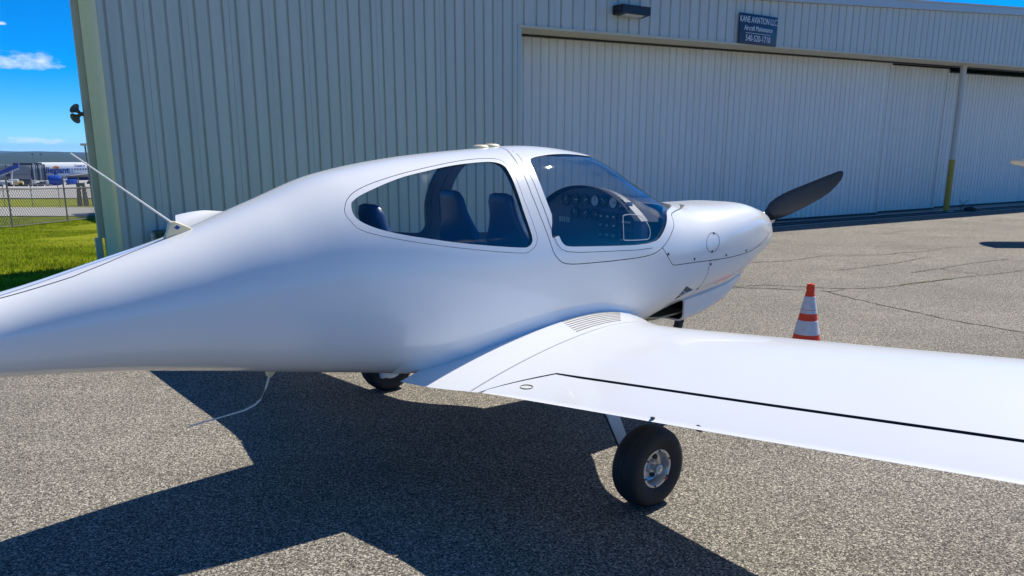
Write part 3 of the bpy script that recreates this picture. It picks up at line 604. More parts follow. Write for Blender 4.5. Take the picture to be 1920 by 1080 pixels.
def surf_line(name, pts, w, m, parent, lift=.0009, side=-1, closed=False):
    """narrow ribbon lying on the skin through side-view points (x, z)"""
    P = [Vector(p) for p in pts]; Q = []
    for a, b in zip(P, P[1:] + ([P[0]] if closed else [])):
        n = max(1, int((b - a).length / .02)); Q += [a.lerp(b, i / n) for i in range(n)]
    if not closed: Q.append(P[-1])
    c = []; 
    for q in Q: y = side * float(fy(q.x, q.y)); x_ = np.array(q.x); n_ = fnorm(x_, fth(x_, np.array(y), np.array(q.y))); c.append((Vector((q.x, y, q.y)), Vector(n_)))
    v = []; f = []; k = len(c)
    for i, (p, n_) in enumerate(c):
        a = c[(i - 1) % k if closed else max(i - 1, 0)][0]; b = c[(i + 1) % k if closed else min(i + 1, k - 1)][0]; t = (b - a).normalized(); s_ = t.cross(n_).normalized() * w / 2
        v += [p + s_ - n_ * .001, p + s_ * .8 + n_ * lift, p - s_ * .8 + n_ * lift, p - s_ - n_ * .001]
        if i or closed:
            j = (i - 1) % k
            f += [(4 * j + q, 4 * i + q, 4 * i + q + 1, 4 * j + q + 1) for q in range(3)]
    return mesh(name, v, f, m, parent, True, 60)
for sd in (-1, 1):
    surf_line('canopy_seal', [(.02, 1.722), (-.008, 1.656), (-.018, 1.585), (-.018, 1.476), (.003, 1.36), (.027, 1.268), (.045, 1.228), (.07, 1.202), (.104, 1.186), (.20, 1.174), (.346, 1.167), (.651, 1.155), (.80, 1.156)], .0035, M['seal_gap_shade'], can, .0006, sd)
    surf_line('oil_door_edge', [(1.418 + .071 * math.cos(t) + .012 * math.sin(t), 1.145 + .062 * math.sin(t)) for t in np.linspace(0, 2 * math.pi, 36, endpoint=False)], .0035, M['seal_gap_shade'], ucw, .0006, sd, True)
    for (x, z), pr in (((.951, 1.108), ucw), ((1.218, 1.055), ucw), ((1.579, 1.05), ucw), ((1.858, 1.055), ucw), ((1.402, 1.006), lcw), ((1.345, .842), lcw), ((1.442, 1.203), ucw), ((1.405, 1.088), ucw)):
        y = sd * float(fy(x, z)); xa = np.array(x); n_ = Vector(fnorm(xa, fth(xa, np.array(y), np.array(z)))); q = n_.to_track_quat('Z', 'Y').to_matrix().to_4x4()
        MB().lathe([(0, .0025), (.007, .002), (.0095, 0), (.0095, -.003)], 12, Matrix.Translation((x, y, z)) @ q).build('fastener', M['black'], pr, True)
# centre seam along the tail boom
xs_s = np.linspace(-4.4, -1.72, 60)
v = []; f = []
for i, x in enumerate(xs_s):
    yy = float(np.interp(x, [-4.4, -2.49, -2.09, -1.83, -1.72], [-.05, -.112, -.075, -.012, 0])); z = None
    th = float(fth(np.array(x), np.array(yy), np.array(float(FS[0](x)) - .001))); 
    t0, t1 = 1.2, 1.5707
    for _ in range(30):
        tm = (t0 + t1) / 2
        if fpos(np.array(x), np.array(tm))[1] < yy: t0 = tm
        else: t1 = tm
    p = Vector(fpos(np.array(x), np.array(t0))); n_ = Vector(fnorm(np.array(x), np.array(t0))); s_ = Vector((1, 0, 0)).cross(n_).normalized() * .0028
    v += [p + s_ - n_ * .001, p + s_ * .8 + n_ * .0012, p - s_ * .8 + n_ * .0012, p - s_ - n_ * .001]
    if i: f += [(4 * (i - 1) + q, 4 * i + q, 4 * i + q + 1, 4 * (i - 1) + q + 1) for q in range(3)]
mesh('top_seam', v, f, M['seal_gap_shade'], fus)
# NACA vent on the side of the nose (triangular recess with fins)
for sd in (-1, 1):
    def on(x, z, d=0.0):
        y = sd * float(fy(x, z)); xa = np.array(x); n_ = Vector(fnorm(xa, fth(xa, np.array(y), np.array(z)))); return Vector((x, y, z)) + n_ * d
    A, B, C_ = (1.105, .800), (1.172, .885), (1.282, .846)
    mesh('side_vent', [on(*A, .002), on(*B, .002), on(*C_, .0015), on(1.18, .843, .010)], [(0, 1, 3), (1, 2, 3), (2, 0, 3)], mat('vent_grey', (.11, .12, .13), .6, var=.3, vscale=20), fus)
    for t in (.33, .66):
        p = Vector(A).lerp(Vector(B), t); MB().tube([on(p.x, p.y, .005), on(1.18, .843, .013), on(*C_, .003)], .0028, 5).build('vent_fin', M['steel'], fus)

# ---- wings
WS = [(.40, .84, -.875, .64, .590, .185), (.60, .76, -.835, .655, .600, .18), (.86, .60, -.768, .695, .625, .162), (1.02, .535, -.732, .724, .642, .155), (1.2, .515, -.712, .745, .660, .152), (2.2, .50, -.63, .850, .762, .150), (3.1, .49, -.55, .945, .855, .148), (4.3, .475, -.455, 1.05, .965, .14), (4.55, .46, -.44, 1.062, .985, .13), (4.68, .40, -.425, 1.07, 1.008, .10), (4.77, .30, -.41, 1.08, 1.035, .08), (4.83, .16, -.395, 1.10, 1.065, .06), (4.86, .0, -.385, 1.12, 1.095, .05)]
WF = [pchip([w[0] for w in WS], [w[i] for w in WS]) for i in range(1, 6)]
def wsec(y): return [float(f(y)) for f in WF]
def wpt(y, c, up, side):
    xl, xt, zl, zt, t = wsec(y); ch = xl - xt; yt = 5 * t * (.2969 * math.sqrt(max(c, 0)) - .126 * c - .3516 * c * c + .2843 * c**3 - .1036 * c**4)
    m_, p_ = .028, .42; yc = m_ / p_**2 * (2 * p_ * c - c * c) if c < p_ else m_ / (1 - p_)**2 * ((1 - 2 * p_) + 2 * p_ * c - c * c)
    return Vector((xl - ch * c, side * y, zl + (zt - zl) * c + ch * (yc + (yt if up else -yt))))
CG = .81
def cgap(y):
    if y <= .90: return 1.0
    t = min(1, (y - .90) / .24); return 1 - (1 - CG) * min(1.0, t ** .85)
def wloop(y, c0, c1, side, n=26):
    cs = [c0 + (c1 - c0) * (.5 - .5 * math.cos(math.pi * (i / n) ** (.8 if c0 == 0 else 1)) if c0 == 0 else i / n) for i in range(n + 1)]
    up = [wpt(y, c, True, side) for c in cs][::-1]; lo = [wpt(y, c, False, side) for c in cs][1 if c0 == 0 else 0:]
    return up + lo
FLY = 4.25
for sd in (-1, 1):
    ysr = list(np.linspace(.40, .853, 8)); v, f = loft([wloop(y, 0, 1, sd) for y in ysr]); stub = fixn(mesh('wing_stub', v, f, M['paint'], plane)); shade(stub.data, 40)
    ysm = [.8565, .88] + list(np.linspace(.90, 1.14, 9)) + list(np.linspace(1.3, FLY, 14))
    wing = empty('wing', (0, 0, 0), 0, plane)
    v, f = loft([wloop(y, 0, cgap(y) if y <= FLY else 1, sd) for y in ysm]); nl = len(wloop(2, 0, .8, sd)); fm = [1 if (i % nl == nl - 1 and i < nl * (len(ysm) - 1) and ysm[i // nl] > .93) else 0 for i in range(len(f))]; wm = fixn(mesh('wing_panel', v, f, [M['paint'], M['seal_gap_shade']], wing, fm=fm)); shade(wm.data, 40)  # aft cove face coloured dark: shade of the flap gap painted in
    yst = [FLY + .003] + list(np.linspace(4.35, 4.6, 4)) + list(np.linspace(4.64, 4.86, 8)); v, f = loft([wloop(y, 0, 1, sd) for y in yst]); wt = fixn(mesh('wing_tip', v, f, M['paint'], wing)); shade(wt.data, 60)
    for nm, ya, yb in (('flap', .905, 3.30), ('aileron', 3.31, FLY)):
        yf = ([.925] + list(np.linspace(.94, 1.14, 7)) if nm == 'flap' else [ya]) + list(np.linspace(max(ya, 1.3), yb, 9))
        gap = lambda y: .0105 if y > 1.14 else .006
        secs = []
        for y in yf:
            c0 = min(.992, cgap(y) + gap(y)); lp = wloop(y, c0, 1.0, sd, 8); n = len(lp)
            lp = [p - Vector((0, 0, .0035 * min(1, (1 - cgap(y)) / .15))) for p in lp]; secs.append(lp)
        v, f = loft(secs); nl = len(secs[0]); fm = [1 if (i % nl == nl // 2 - 1 and i < nl * (len(secs) - 1)) else 0 for i in range(len(f))]; fl = fixn(mesh(nm, v, f, [M['paint'], M['seal_gap_shade']], wing, fm=fm)); shade(fl.data, 40)  # leading face painted dark as well, standing for shade in the gap
        if nm == 'flap':
            p = wpt(1.10, .925, True, sd); t = MB(); 
            pts = [wpt(1.10 + .036 * math.sin(a), .925 + .0135 * math.cos(a), True, sd) + Vector((0, 0, -.0025)) for a in np.linspace(0, 2 * math.pi, 28)]
            t.tube(pts, .0022, 6, False); t.build('inspection_ring', M['brass'], fl, True)
            for yy in (2.06,):
                q = wpt(yy, .955, False, sd); MB().box((q.x - .03, q.y - .009, q.z - .016), (q.x + .06, q.y + .009, q.z + .006)).build('hinge_bracket', M['black'], fl)
            q = wpt(1.86, .985, True, sd); MB().lathe([(0, .004), (.008, .003), (.01, 0)], 10, Matrix.Translation(q)).build('fastener', M['black'], fl)
    # joint strip between stub and wing
    v = []; f = []
    for i, c in enumerate(np.linspace(.03, .99, 40)):
        for q, (dy, dz) in enumerate(((-.006, -.001), (-.004, .0012), (.004, .0012), (.006, -.001))): v.append(wpt(.855 + dy, float(c), True, sd) + Vector((0, 0, dz)))
        if i: f += [(4 * (i - 1) + q, 4 * i + q, 4 * i + q + 1, 4 * (i - 1) + q + 1) for q in range(3)]
    mesh('wing_joint_tape', v, f, mat('grey_tape', (.33, .34, .36), .5, var=.1), stub)
    # worn anti-slip strips on the stub
    for k in range(7):
        ya = .590 + k * .033; v = []; f = []
        for i, c in enumerate(np.linspace(.17 + .012 * k, .45 + .004 * k, 16)):
            for q, (dy, dz) in enumerate(((-.005, -.001), (-.004, .0018), (.004, .0018), (.005, -.001))): v.append(wpt(ya + dy, float(c), True, sd) + Vector((0, 0, dz)))
            if i: f += [(4 * (i - 1) + q, 4 * i + q, 4 * i + q + 1, 4 * (i - 1) + q + 1) for q in range(3)]
        f += [(3, 2, 1, 0), (60, 61, 62, 63)]
        mesh('antislip_strip', v, f, M['tread'], stub)
    # concave fillet between fuselage side and stub
    v = []; f = []; NF = 9; xsf = np.linspace(-.86, .74, 44)
    for i, x in enumerate(xsf):
        r_ = float(np.interp(x, [-.86, -.6, -.2, .3, .6, .8], [.10, .12, .10, .075, .055, .02])); 
        def top(x, y):
            xl, xt, zl, zt, t = wsec(y); c = min(1, max(0, (xl - x) / (xl - xt))); return wpt(y, c, True, 1).z
        ya = .50; 
        for _ in range(6): zw = top(x, ya); ya = max(.12, min(.56, float(fy(x, zw)))) if zw > float(FS[1](x)) + .01 else .3
        zw = top(x, ya); za = zw + r_; a = Vector((x, float(fy(x, za)) - .003, za)); b = Vector((x, ya + r_ * .30, top(x, ya + r_ * .30) - .001)); c_ = Vector((x, float(fy(x, za)) * .6 + ya * .4 + .002, zw + r_ * .30))
        for k in range(NF + 1):
            t = k / NF; p = a * (1 - t)**2 + c_ * 2 * t * (1 - t) + b * t * t; v.append((p.x, sd * p.y, p.z))
        if i: f += [((i - 1) * (NF + 1) + k, i * (NF + 1) + k, i * (NF + 1) + k + 1, (i - 1) * (NF + 1) + k + 1) for k in range(NF)]
    if sd > 0: f = [q[::-1] for q in f]
    mesh('wing_fillet', v, f, M['paint'], fus, True, 80)
    # ---- main gear
    leg = [Vector((-.02, sd * .55, .605)), Vector((-.02, sd * .82, .590)), Vector((-.015, sd * .955, .515)), Vector((-.005, sd * 1.04, .395)), Vector((0, sd * 1.095, .300)), Vector((0, sd * 1.165, .212))]
    secs = []
    for i, p in enumerate(leg):
        w = (.05, .05, .046, .042, .038, .032)[i]; t = .010; d = (leg[min(i + 1, 5)] - leg[max(i - 1, 0)]).normalized(); u = Vector((0, -d.z, d.y)); 
        secs.append([p + Vector((w * a, 0, 0)) + u * t * b for a, b in ((-1, -.4), (-.85, -1), (.85, -1), (1, -.4), (1, .4), (.85, 1), (-.85, 1), (-1, .4))])
    v, f = loft(secs); gear = fixn(mesh('gear_leg', v, f, M['steel'], plane)); shade(gear.data, 40)
    MB().tube([leg[1] + Vector((-.055, 0, .0)), leg[2] + Vector((-.052, 0, .0)), leg[3] + Vector((-.047, 0, 0)), leg[4] + Vector((-.043, 0, 0)), Vector((-.05, sd * 1.18, .19))], .005, 6).build('brake_line', M['black'], gear, True)
    MB().tube([leg[4] + Vector((-.05, -sd * .008, -.01)), leg[4] + Vector((-.02, -sd * .008, .01))], .010, 8).build('clamp', M['lip'], gear, True)
    wh = empty('main_wheel', (0, sd * 1.286, .203), 0, plane)
    mt = Matrix.Rotation(R(90) * (-sd), 4, 'X')      # local Z -> outboard
    tp = [(.094, -.052), (.098, -.058), (.115, -.066), (.140, -.074), (.165, -.074), (.185, -.066), (.197, -.048), (.2025, -.026), (.2035, -.016), (.201, -.014), (.201, -.012), (.2045, -.010), (.205, 0), (.2045, .010), (.201, .012), (.201, .014), (.2035, .016), (.2025, .026), (.197, .048), (.185, .066), (.165, .074), (.140, .074), (.115, .066), (.098, .058), (.094, .052)]
    ty = MB().lathe(tp, 64, mt).build('tyre', M['tyre'], wh, True, 50); fixn(ty)
    for q in ty.data.vertices:
        if q.co.z < -.196: q.co.z = -.2015 - .0005 * (q.co.z + .205)
    rp = [(.095, -.056), (.095, .050), (.099, .058), (.097, .062), (.088, .062), (.082, .055), (.078, .040), (.074, .018), (.060, .010), (.035, .012), (.030, .030), (.026, .034), (.0, .034)]
    rim = fixn(MB().lathe(rp, 48, mt).build('rim', M['alu'], wh, True, 30))
    rb = fixn(MB().lathe([(.094, -.05), (.088, -.055), (.07, -.05), (.065, -.02), (0, -.02)], 40, mt).build('rim_back', M['alu'], wh, True, 30))
    fixn(MB().lathe([(.016, .03), (.016, .055), (.024, .056), (.024, .076), (.018, .080), (.012, .078), (.010, .083), (0, .083)], 24, mt).build('axle_nut', M['alu'], rim, True, 30))
    for k in range(6):
        a = 2 * math.pi * k / 6 + .4
        fixn(MB().lathe([(.0, .067), (.004, .067), (.005, .064), (.005, .06)], 8, mt @ Matrix.Translation((.0905 * math.cos(a), .0905 * math.sin(a), 0))).build('rim_bolt', M['black'], rim))
    for k in range(3):
        a = 2 * math.pi * k / 3 + .9
        fixn(MB().lathe([(0, .021), (.013, .021), (.013, .010)], 14, mt @ Matrix.Translation((.052 * math.cos(a), .052 * math.sin(a), 0))).build('hub_hole', M['black'], rim))
    MB().box((-.008, -.004, .0), (.008, .004, .012), mt @ Matrix.Translation((.066, -.066, .056))).build('valve_mark', M['red'], rim)
    fixn(MB().lathe([(.04, -.062), (.105, -.062), (.105, -.068), (.04, -.068)], 40, mt, True).build('brake_disc', M['steel'], wh, True, 30))
    bevel(MB().box((-.05, -.028, -.03), (.05, .028, .03), Matrix.Translation((-.055, -sd * .075, -.055))).build('brake_caliper', M['steel'], wh), .006)
    fixn(MB().tube([(0, -sd * .13, 0), (0, sd * .03, 0)], .016, 12).build('axle', M['steel'], wh, True))
# ---- nose gear
ng = fixn(MB().tube([(1.80, 0, .66), (1.72, 0, .42), (1.64, 0, .22)], [.036, .033, .028], 12).build('nose_gear_leg', M['black'], plane, True))
nw = empty('nose_wheel', (1.55, 0, .168), 0, plane); mt = Matrix.Rotation(R(90), 4, 'X')
fixn(MB().lathe([(p[0] * .82, p[1] * .78) for p in tp], 48, mt).build('tyre', M['tyre'], nw, True, 50))
fixn(MB().lathe([(.078, -.042), (.078, .042), (.070, .046), (.062, .03), (.03, .02), (.02, .035), (0, .035)], 32, mt).build('rim', M['alu'], nw, True, 30))
for s_ in (-1, 1): fixn(MB().tube([(.10, s_ * .03, .12), (.03, s_ * .075, .06), (0, s_ * .075, 0)], .012, 8).build('fork', M['steel'], nw, True))

# ---- cooling outlet scoop under the nose
sec = [(2.30, .16, .95, .905), (2.16, .25, .90, .845), (2.0, .31, .86, .775), (1.8, .355, .82, .698), (1.55, .385, .79, .640), (1.31, .395, .765, .612)]
def rrect(x, w, zt, zb, r_=.05, n=5):
    out = []
    for cx, cz, a0 in ((w - r_, zt - .01, 0), (-w + r_, zt - .01, 90), (-w + r_, zb + r_, 180), (w - r_, zb + r_, 270)):
        for i in range(n): a = R(a0 + 90 * i / (n - 1)); out.append(Vector((x, cx + r_ * math.cos(a), cz + (r_ if a0 > 90 else .01) * math.sin(a))))
    return out
so = [rrect(*q) for q in sec]; si = [rrect(x + .004, w - .012, zt - .008, zb + .012, .04) for x, w, zt, zb in sec[3:]][::-1]; si[0] = [p + Vector((-.004, 0, 0)) for p in si[0]]
v, f = loft(so + si, True, False); n = len(so[0]); f.append(tuple(range(n))[::-1]); f.append(tuple((len(so) + len(si) - 1) * n + k for k in range(n)))
fm = [0 if i < (len(so)) * n else 1 for i in range(len(f))]; fm[-2] = 0; fm[-1] = 1
sc_ = mesh('cooling_outlet', v, f, [M['paint'], M['black']], plane, False, fm=fm); fixn(sc_); shade(sc_.data, 40)
lipv = []; 
for x, zz in ((1.50, .640), (1.32, .615), (1.15, .606), (1.0, .625)):
    lipv.append([Vector((x, yy, zz + (.04 * (abs(yy) / .33) ** 4) + d)) for d in (0, .01) for yy in (np.linspace(-.33, .33, 11) if d == 0 else np.linspace(.33, -.33, 11))])
v, f = loft(lipv); lip = fixn(mesh('duct_lip', v, f, M['lip'], sc_)); shade(lip.data, 40)
fixn(MB().tube([(1.75, -.06, .72), (1.52, -.06, .66), (1.30, -.06, .58), (1.2, -.06, .55)], .026, 12).build('exhaust_pipe', M['black'], plane, True))

# ---- propeller and spinner
prop = empty('propeller', (2.72, 0, 1.2), 0, plane)
fixn(MB().lathe([(.058, -.075), (.060, -.06), (.058, .0), (.052, .05), (.04, .09), (.025, .12), (.01, .135), (0, .136)], 40, Matrix.Rotation(R(90), 4, 'Y')).build('spinner', M['alu'], prop, True, 40))
fixn(MB().lathe([(0, -.078), (.064, -.078), (.064, -.072), (0, -.072)], 40, Matrix.Rotation(R(90), 4, 'Y')).build('backplate', M['alu'], prop, True, 30))
UPE = [(.03, .055), (.094, .095), (.17, .102), (.244, .098), (.33, .086), (.418, .071), (.50, .057), (.584, .043), (.66, .029), (.70, .022), (.725, .015), (.737, .002)]
LOE = [(.03, -.030), (.094, -.052), (.17, -.068), (.244, -.078), (.33, -.085), (.418, -.089), (.50, -.090), (.584, -.084), (.66, -.064), (.70, -.046), (.725, -.028), (.737, -.010)]
for ang in (31, 211):
    a = R(ang); u = Vector((0, -math.cos(a), math.sin(a))); w = Vector((0, math.sin(a), math.cos(a))); secs = []
    for (r1, o1), (r2, o2) in zip(UPE, LOE):
        tw = R(float(np.interp(r1, [.03, .2, .45, .737], [52, 38, 24, 15]))); th_ = float(np.interp(r1, [.03, .15, .4, .7, .737], [.028, .018, .011, .006, .003])); ring = []
        for k in range(12):
            t = 2 * math.pi * k / 12; s_ = .5 + .5 * math.cos(t); o = o2 + (o1 - o2) * s_; xx = o * math.tan(tw) * .12 + th_ * math.sin(t) * (.9 if math.sin(t) > 0 else .45) * (1.0 if abs(math.cos(t)) < .99 else 0); ring.append(u * r1 + w * o + Vector((xx, 0, 0)))
        secs.append(ring)
    v, f = loft(secs); b = fixn(mesh('blade', v, f, M['prop'], prop)); shade(b.data, 50)

# ---- antennas
for nm, (x, z) in (('whip', (-1.76, None)),):
    zt = float(FS[0](-1.77)); ab = [[Vector((x_, yy, z_)) for x_, z_ in ((-1.835, zt - .03), (-1.695, zt + .012), (-1.705, zt + .026), (-1.775, zt + .060), (-1.800, zt + .057), (-1.815, zt + .01))] for yy in (-.013, .013)]
    v, f = loft(ab); an = bevel(mesh('antenna_base', v, f, M['trim'], fus), .005, 3)
    fixn(MB().tube([(-1.785, 0, zt + .052), (-1.975, 0, zt + .207), (-2.158, 0, 1.706)], [.0046, .004, .003], 8).build('whip_antenna', M['rod'], an, True))
    mesh('antenna_logo', [(-1.783, -.0137, zt + .030), (-1.770, -.0137, zt + .042), (-1.755, -.0137, zt + .032), (-1.768, -.0137, zt + .021)], [(0, 1, 2, 3)], M['logo'], an)
zb = float(FS[1](-1.38)); ab = [[Vector((x_, yy, z_)) for x_, z_ in ((-1.33, zb + .012), (-1.41, zb + .012), (-1.405, zb - .035), (-1.385, zb - .045))] for yy in (-.014, .014)]
v, f = loft(ab); bb = bevel(mesh('belly_antenna_base', v, f, M['trim'], fus), .005, 2)
fixn(MB().tube([(-1.392, 0, zb - .04), (-1.415, 0, zb - .10), (-1.445, 0, zb - .150), (-1.475, 0, zb - .172), (-1.53, 0, zb - .190), (-1.80, 0, zb - .216)], [.0055, .005, .005, .005, .0045, .003], 8).build('belly_antenna', M['rod'], bb, True))
for cx in (-.065, .012):
    zt = float(FS[0](cx)); fixn(MB().lathe([(.054, -.02), (.054, .002), (.048, .012), (.030, .017), (0, .018)], 24, Matrix.Translation((cx, .0, zt)) @ Matrix.Diagonal((1.0, .7, 1.0, 1))).build('roof_antenna', M['trim'], fus if cx < 0 else can, True, 60))

# ---- tail (out of view to the left)
fin = [[Vector((x0 - ch * c, s_ * ch * .055 * math.sin(math.pi * min(1, c ** .6)), z)) for c, s_ in [(i / 10, 1) for i in range(11)] + [(i / 10, -1) for i in range(9, 0, -1)]] for x0, ch, z in ((-3.65, 1.1, .98), (-4.0, .95, 1.45), (-4.22, .82, 1.86))]
v, f = loft(fin); o = fixn(mesh('fin', v, f, M['paint'], plane)); shade(o.data, 50)
stb = [[Vector((x0 - ch * c, y, 1.90 + s_ * ch * .05 * math.sin(math.pi * min(1, c ** .6)))) for c, s_ in [(i / 10, 1) for i in range(11)] + [(i / 10, -1) for i in range(9, 0, -1)]] for x0, ch, y in ((-4.40, .55, -1.4), (-4.2, .78, 0), (-4.40, .55, 1.4))]
v, f = loft(stb); o = fixn(mesh('tailplane', v, f, M['paint'], plane)); shade(o.data, 50)

# ---- cabin
def seat(x, y, ztop, zbase, lean=.20, kw=1.0):
    root = empty('seat', (x, y, 0), 0, plane); secs = []
    prof = [(zbase, .20, .10), (zbase + .12, .215, .10), (zbase + .28, .20, .085), (ztop - .20, .155, .075), (ztop - .12, .115, .07), (ztop - .05, .108, .065), (ztop - .012, .088, .05), (ztop, .05, .025)]
    for z, w, t in prof:
        w *= kw if z < ztop - .3 else 1.0; dx = -lean * (z - zbase); r = []
        for k in range(20):
            a = 2 * math.pi * k / 20; c, s_ = math.cos(a), math.sin(a); r.append(Vector((dx + t * .5 * math.copysign(abs(c) ** .6, c), w * math.copysign(abs(s_) ** .55, s_), z)))
        secs.append(r)
    v, f = loft(secs); o = fixn(mesh('backrest', v, f, M['seat'], root)); shade(o.data, 60)
    cu = bevel(MB().box((-.02, -.21 * kw, zbase - .10), (.46 * kw, .21 * kw, zbase + .04)).build('cushion', M['seat'], root), .05, 4)
    return root
for y in (-.245, .245): seat(.02, y, 1.495, .95, .25); seat(-.80, y * .92, 1.465, 1.0, .25, .68)
# door pillar trim inside and the cabin floor
MB().box((-1.1, -.40, .862), (1.0, .40, .872)).build('cabin_floor', mat('dark_carpet', (.02, .02, .025), .95, var=.3, vscale=60), plane)
# instrument panel with glareshield
ip = empty('instrument_panel', (.78, 0, 0), 0, plane)
arc = [(y, 1.31 + .185 * (1 - (abs(y) / .47) ** 2.3)) for y in np.linspace(-.47, .47, 25)]
secs = [[Vector((dx, y, z)) for y, z in arc] + [Vector((dx, .47, .93)), Vector((dx, -.47, .93))] for dx in (0, .06)]
v, f = loft(secs); pf = fixn(mesh('panel_face', v, f, M['panel'], ip))
secs = []
for dx, ks, zc, zs in ((-.055, 1.0, 1.508, 1.312), (-.05, 1.0, 1.512, 1.316), (.12, .96, 1.478, 1.30), (.27, .86, 1.432, 1.292), (.42, .72, 1.376, 1.285), (.56, .45, 1.350, 1.29)):
    secs.append([Vector((dx, y * ks, zs + (zc - zs) * (z - 1.31) / .185)) for y, z in arc])
v, f = loft(secs, False, False); gs = mesh('glareshield', v, f, mat('matt_dark_cover', (.022, .028, .045), .95, var=.2, vscale=40), ip, True, 60)
def dial(y, z, r_, white):
    mtx = Matrix.Translation((-.002, y, z)) @ Matrix.Rotation(R(-90), 4, 'Y')
    b = fixn(MB().lathe([(r_ * 1.12, 0), (r_ * 1.12, .008), (r_, .009), (r_ * .96, .004)], 24, mtx).build('gauge_bezel', M['black'], ip, True, 30))
    fixn(MB().lathe([(0, .005), (r_ * .96, .005), (r_ * .96, .001)], 24, mtx).build('gauge_face', M['dial'] if white else M['black'], b, True, 30))
    MB().box((-.002, -.001, .0055), (.002, r_ * .8, .007), mtx @ Matrix.Rotation(random.uniform(0, 6), 4, 'Z')).build('needle', M['black'] if white else M['dial'], b)
for y, z, r_, w in ((-.075, 1.415, .034, 1), (-.155, 1.415, .034, 0), (-.235, 1.41, .034, 1), (-.31, 1.40, .03, 0), (.02, 1.415, .034, 0), (.11, 1.415, .034, 0), (.2, 1.41, .034, 0), (-.075, 1.33, .034, 0), (.02, 1.33, .034, 0), (.11, 1.33, .034, 0)): dial(y, z, r_, w)
for i, (y, z, w, h) in enumerate(((-.20, 1.325, .15, .045), (-.20, 1.27, .15, .045), (-.20, 1.21, .15, .05), (-.36, 1.30, .09, .06), (-.36, 1.19, .10, .10))):
    b = MB().box((-.012, y - w / 2, z - h / 2), (.0, y + w / 2, z + h / 2)).build('radio_unit', M['black'], ip); 
    for k in range(3): MB().lathe([(0, .012), (.007, .012), (.008, 0)], 10, Matrix.Translation((-.012, y - w / 2 + .02 + k * (w - .04) / 2, z)) @ Matrix.Rotation(R(-90), 4, 'Y')).build('knob', M['knob'], b)
for k in range(5): MB().box((-.006, .16 + k * .022, 1.265), (.0, .172 + k * .022, 1.30)).build('rocker_switch', M['knob'], ip)
MB().box((-.004, -.395, 1.395), (0, -.345, 1.42)).build('placard', M['dial'], ip)
# little storm window set in the right side of the windshield
surf_line('storm_window_frame', catmull([(.572, 1.34), (.589, 1.358), (.649, 1.36), (.727, 1.346), (.776, 1.311), (.797, 1.263), (.779, 1.216), (.725, 1.210), (.573, 1.217), (.557, 1.236)], 3), .005, mat('pale_frame', (.5, .52, .54), .3), plane, .0005, -1, True)

# ------------------------------------------------------------------ traffic cone
cone = tag(empty('traffic_cone', (2.535, 6.72, 0), R(20)), 'orange traffic cone with two grubby white bands behind the wing', 'traffic cone')
M['orange'] = mat('orange_pvc', (.93, .055, .005), .5, var=.10, vscale=10, detail=6)
M['band'] = mat('grubby_reflective_band', (.72, .68, .68), .45, var=.32, vscale=26, detail=8)
def cr(z): return .138 - (.138 - .028) * (z - .035) / .565
bevel(MB().box((-.18, -.18, .002), (.18, .18, .035)).build('base', M['orange'], cone), .012, 2)
fixn(MB().lathe([(cr(.034), .034), (cr(.20), .20), (cr(.40), .40), (cr(.585), .585)], 32).build('body', M['orange'], cone, True))
fixn(MB().lathe([(.030, .583), (.036, .588), (.035, .600), (.030, .625), (.031, .632), (.027, .636), (.020, .634), (.018, .60)], 24).build('top_collar', M['orange'], cone, True, 40))
for z0, z1 in ((.205, .325), (.385, .415), (.418, .530)):
    fixn(MB().lathe([(cr(z0), z0), (cr(z0) + .0025, z0 + .002), (cr(z1) + .0025, z1 - .002), (cr(z1), z1)], 32).build('white_band', M['band'], cone, True, 30))

# ------------------------------------------------------------------ second aircraft at the right edge, only a wing tip in view
def copy_tree(o, parent=None):
    c = o.copy(); COL.objects.link(c); c.parent = parent
    for ch in list(o.children): copy_tree(ch, c)
    return c
SKIP = ('instrument_panel', 'seat')
def copy_aircraft():
    c = plane.copy(); COL.objects.link(c)
    for ch in list(plane.children):
        if not ch.name.startswith(SKIP): copy_tree(ch, c)
    return c
ac2 = copy_aircraft(); sc2 = 1.43
tipw = Vector((10.0, 16.2, 0)); ac2.rotation_euler = (0, 0, R(84)); ac2.scale = (sc2,) * 3
ac2.location = tipw - Matrix.Rotation(R(84), 3, 'Z') @ Vector((-.15 * sc2, 4.86 * sc2, 0))
tag(ac2, 'white aircraft at the right picture edge, only its wing tip showing', 'aircraft')

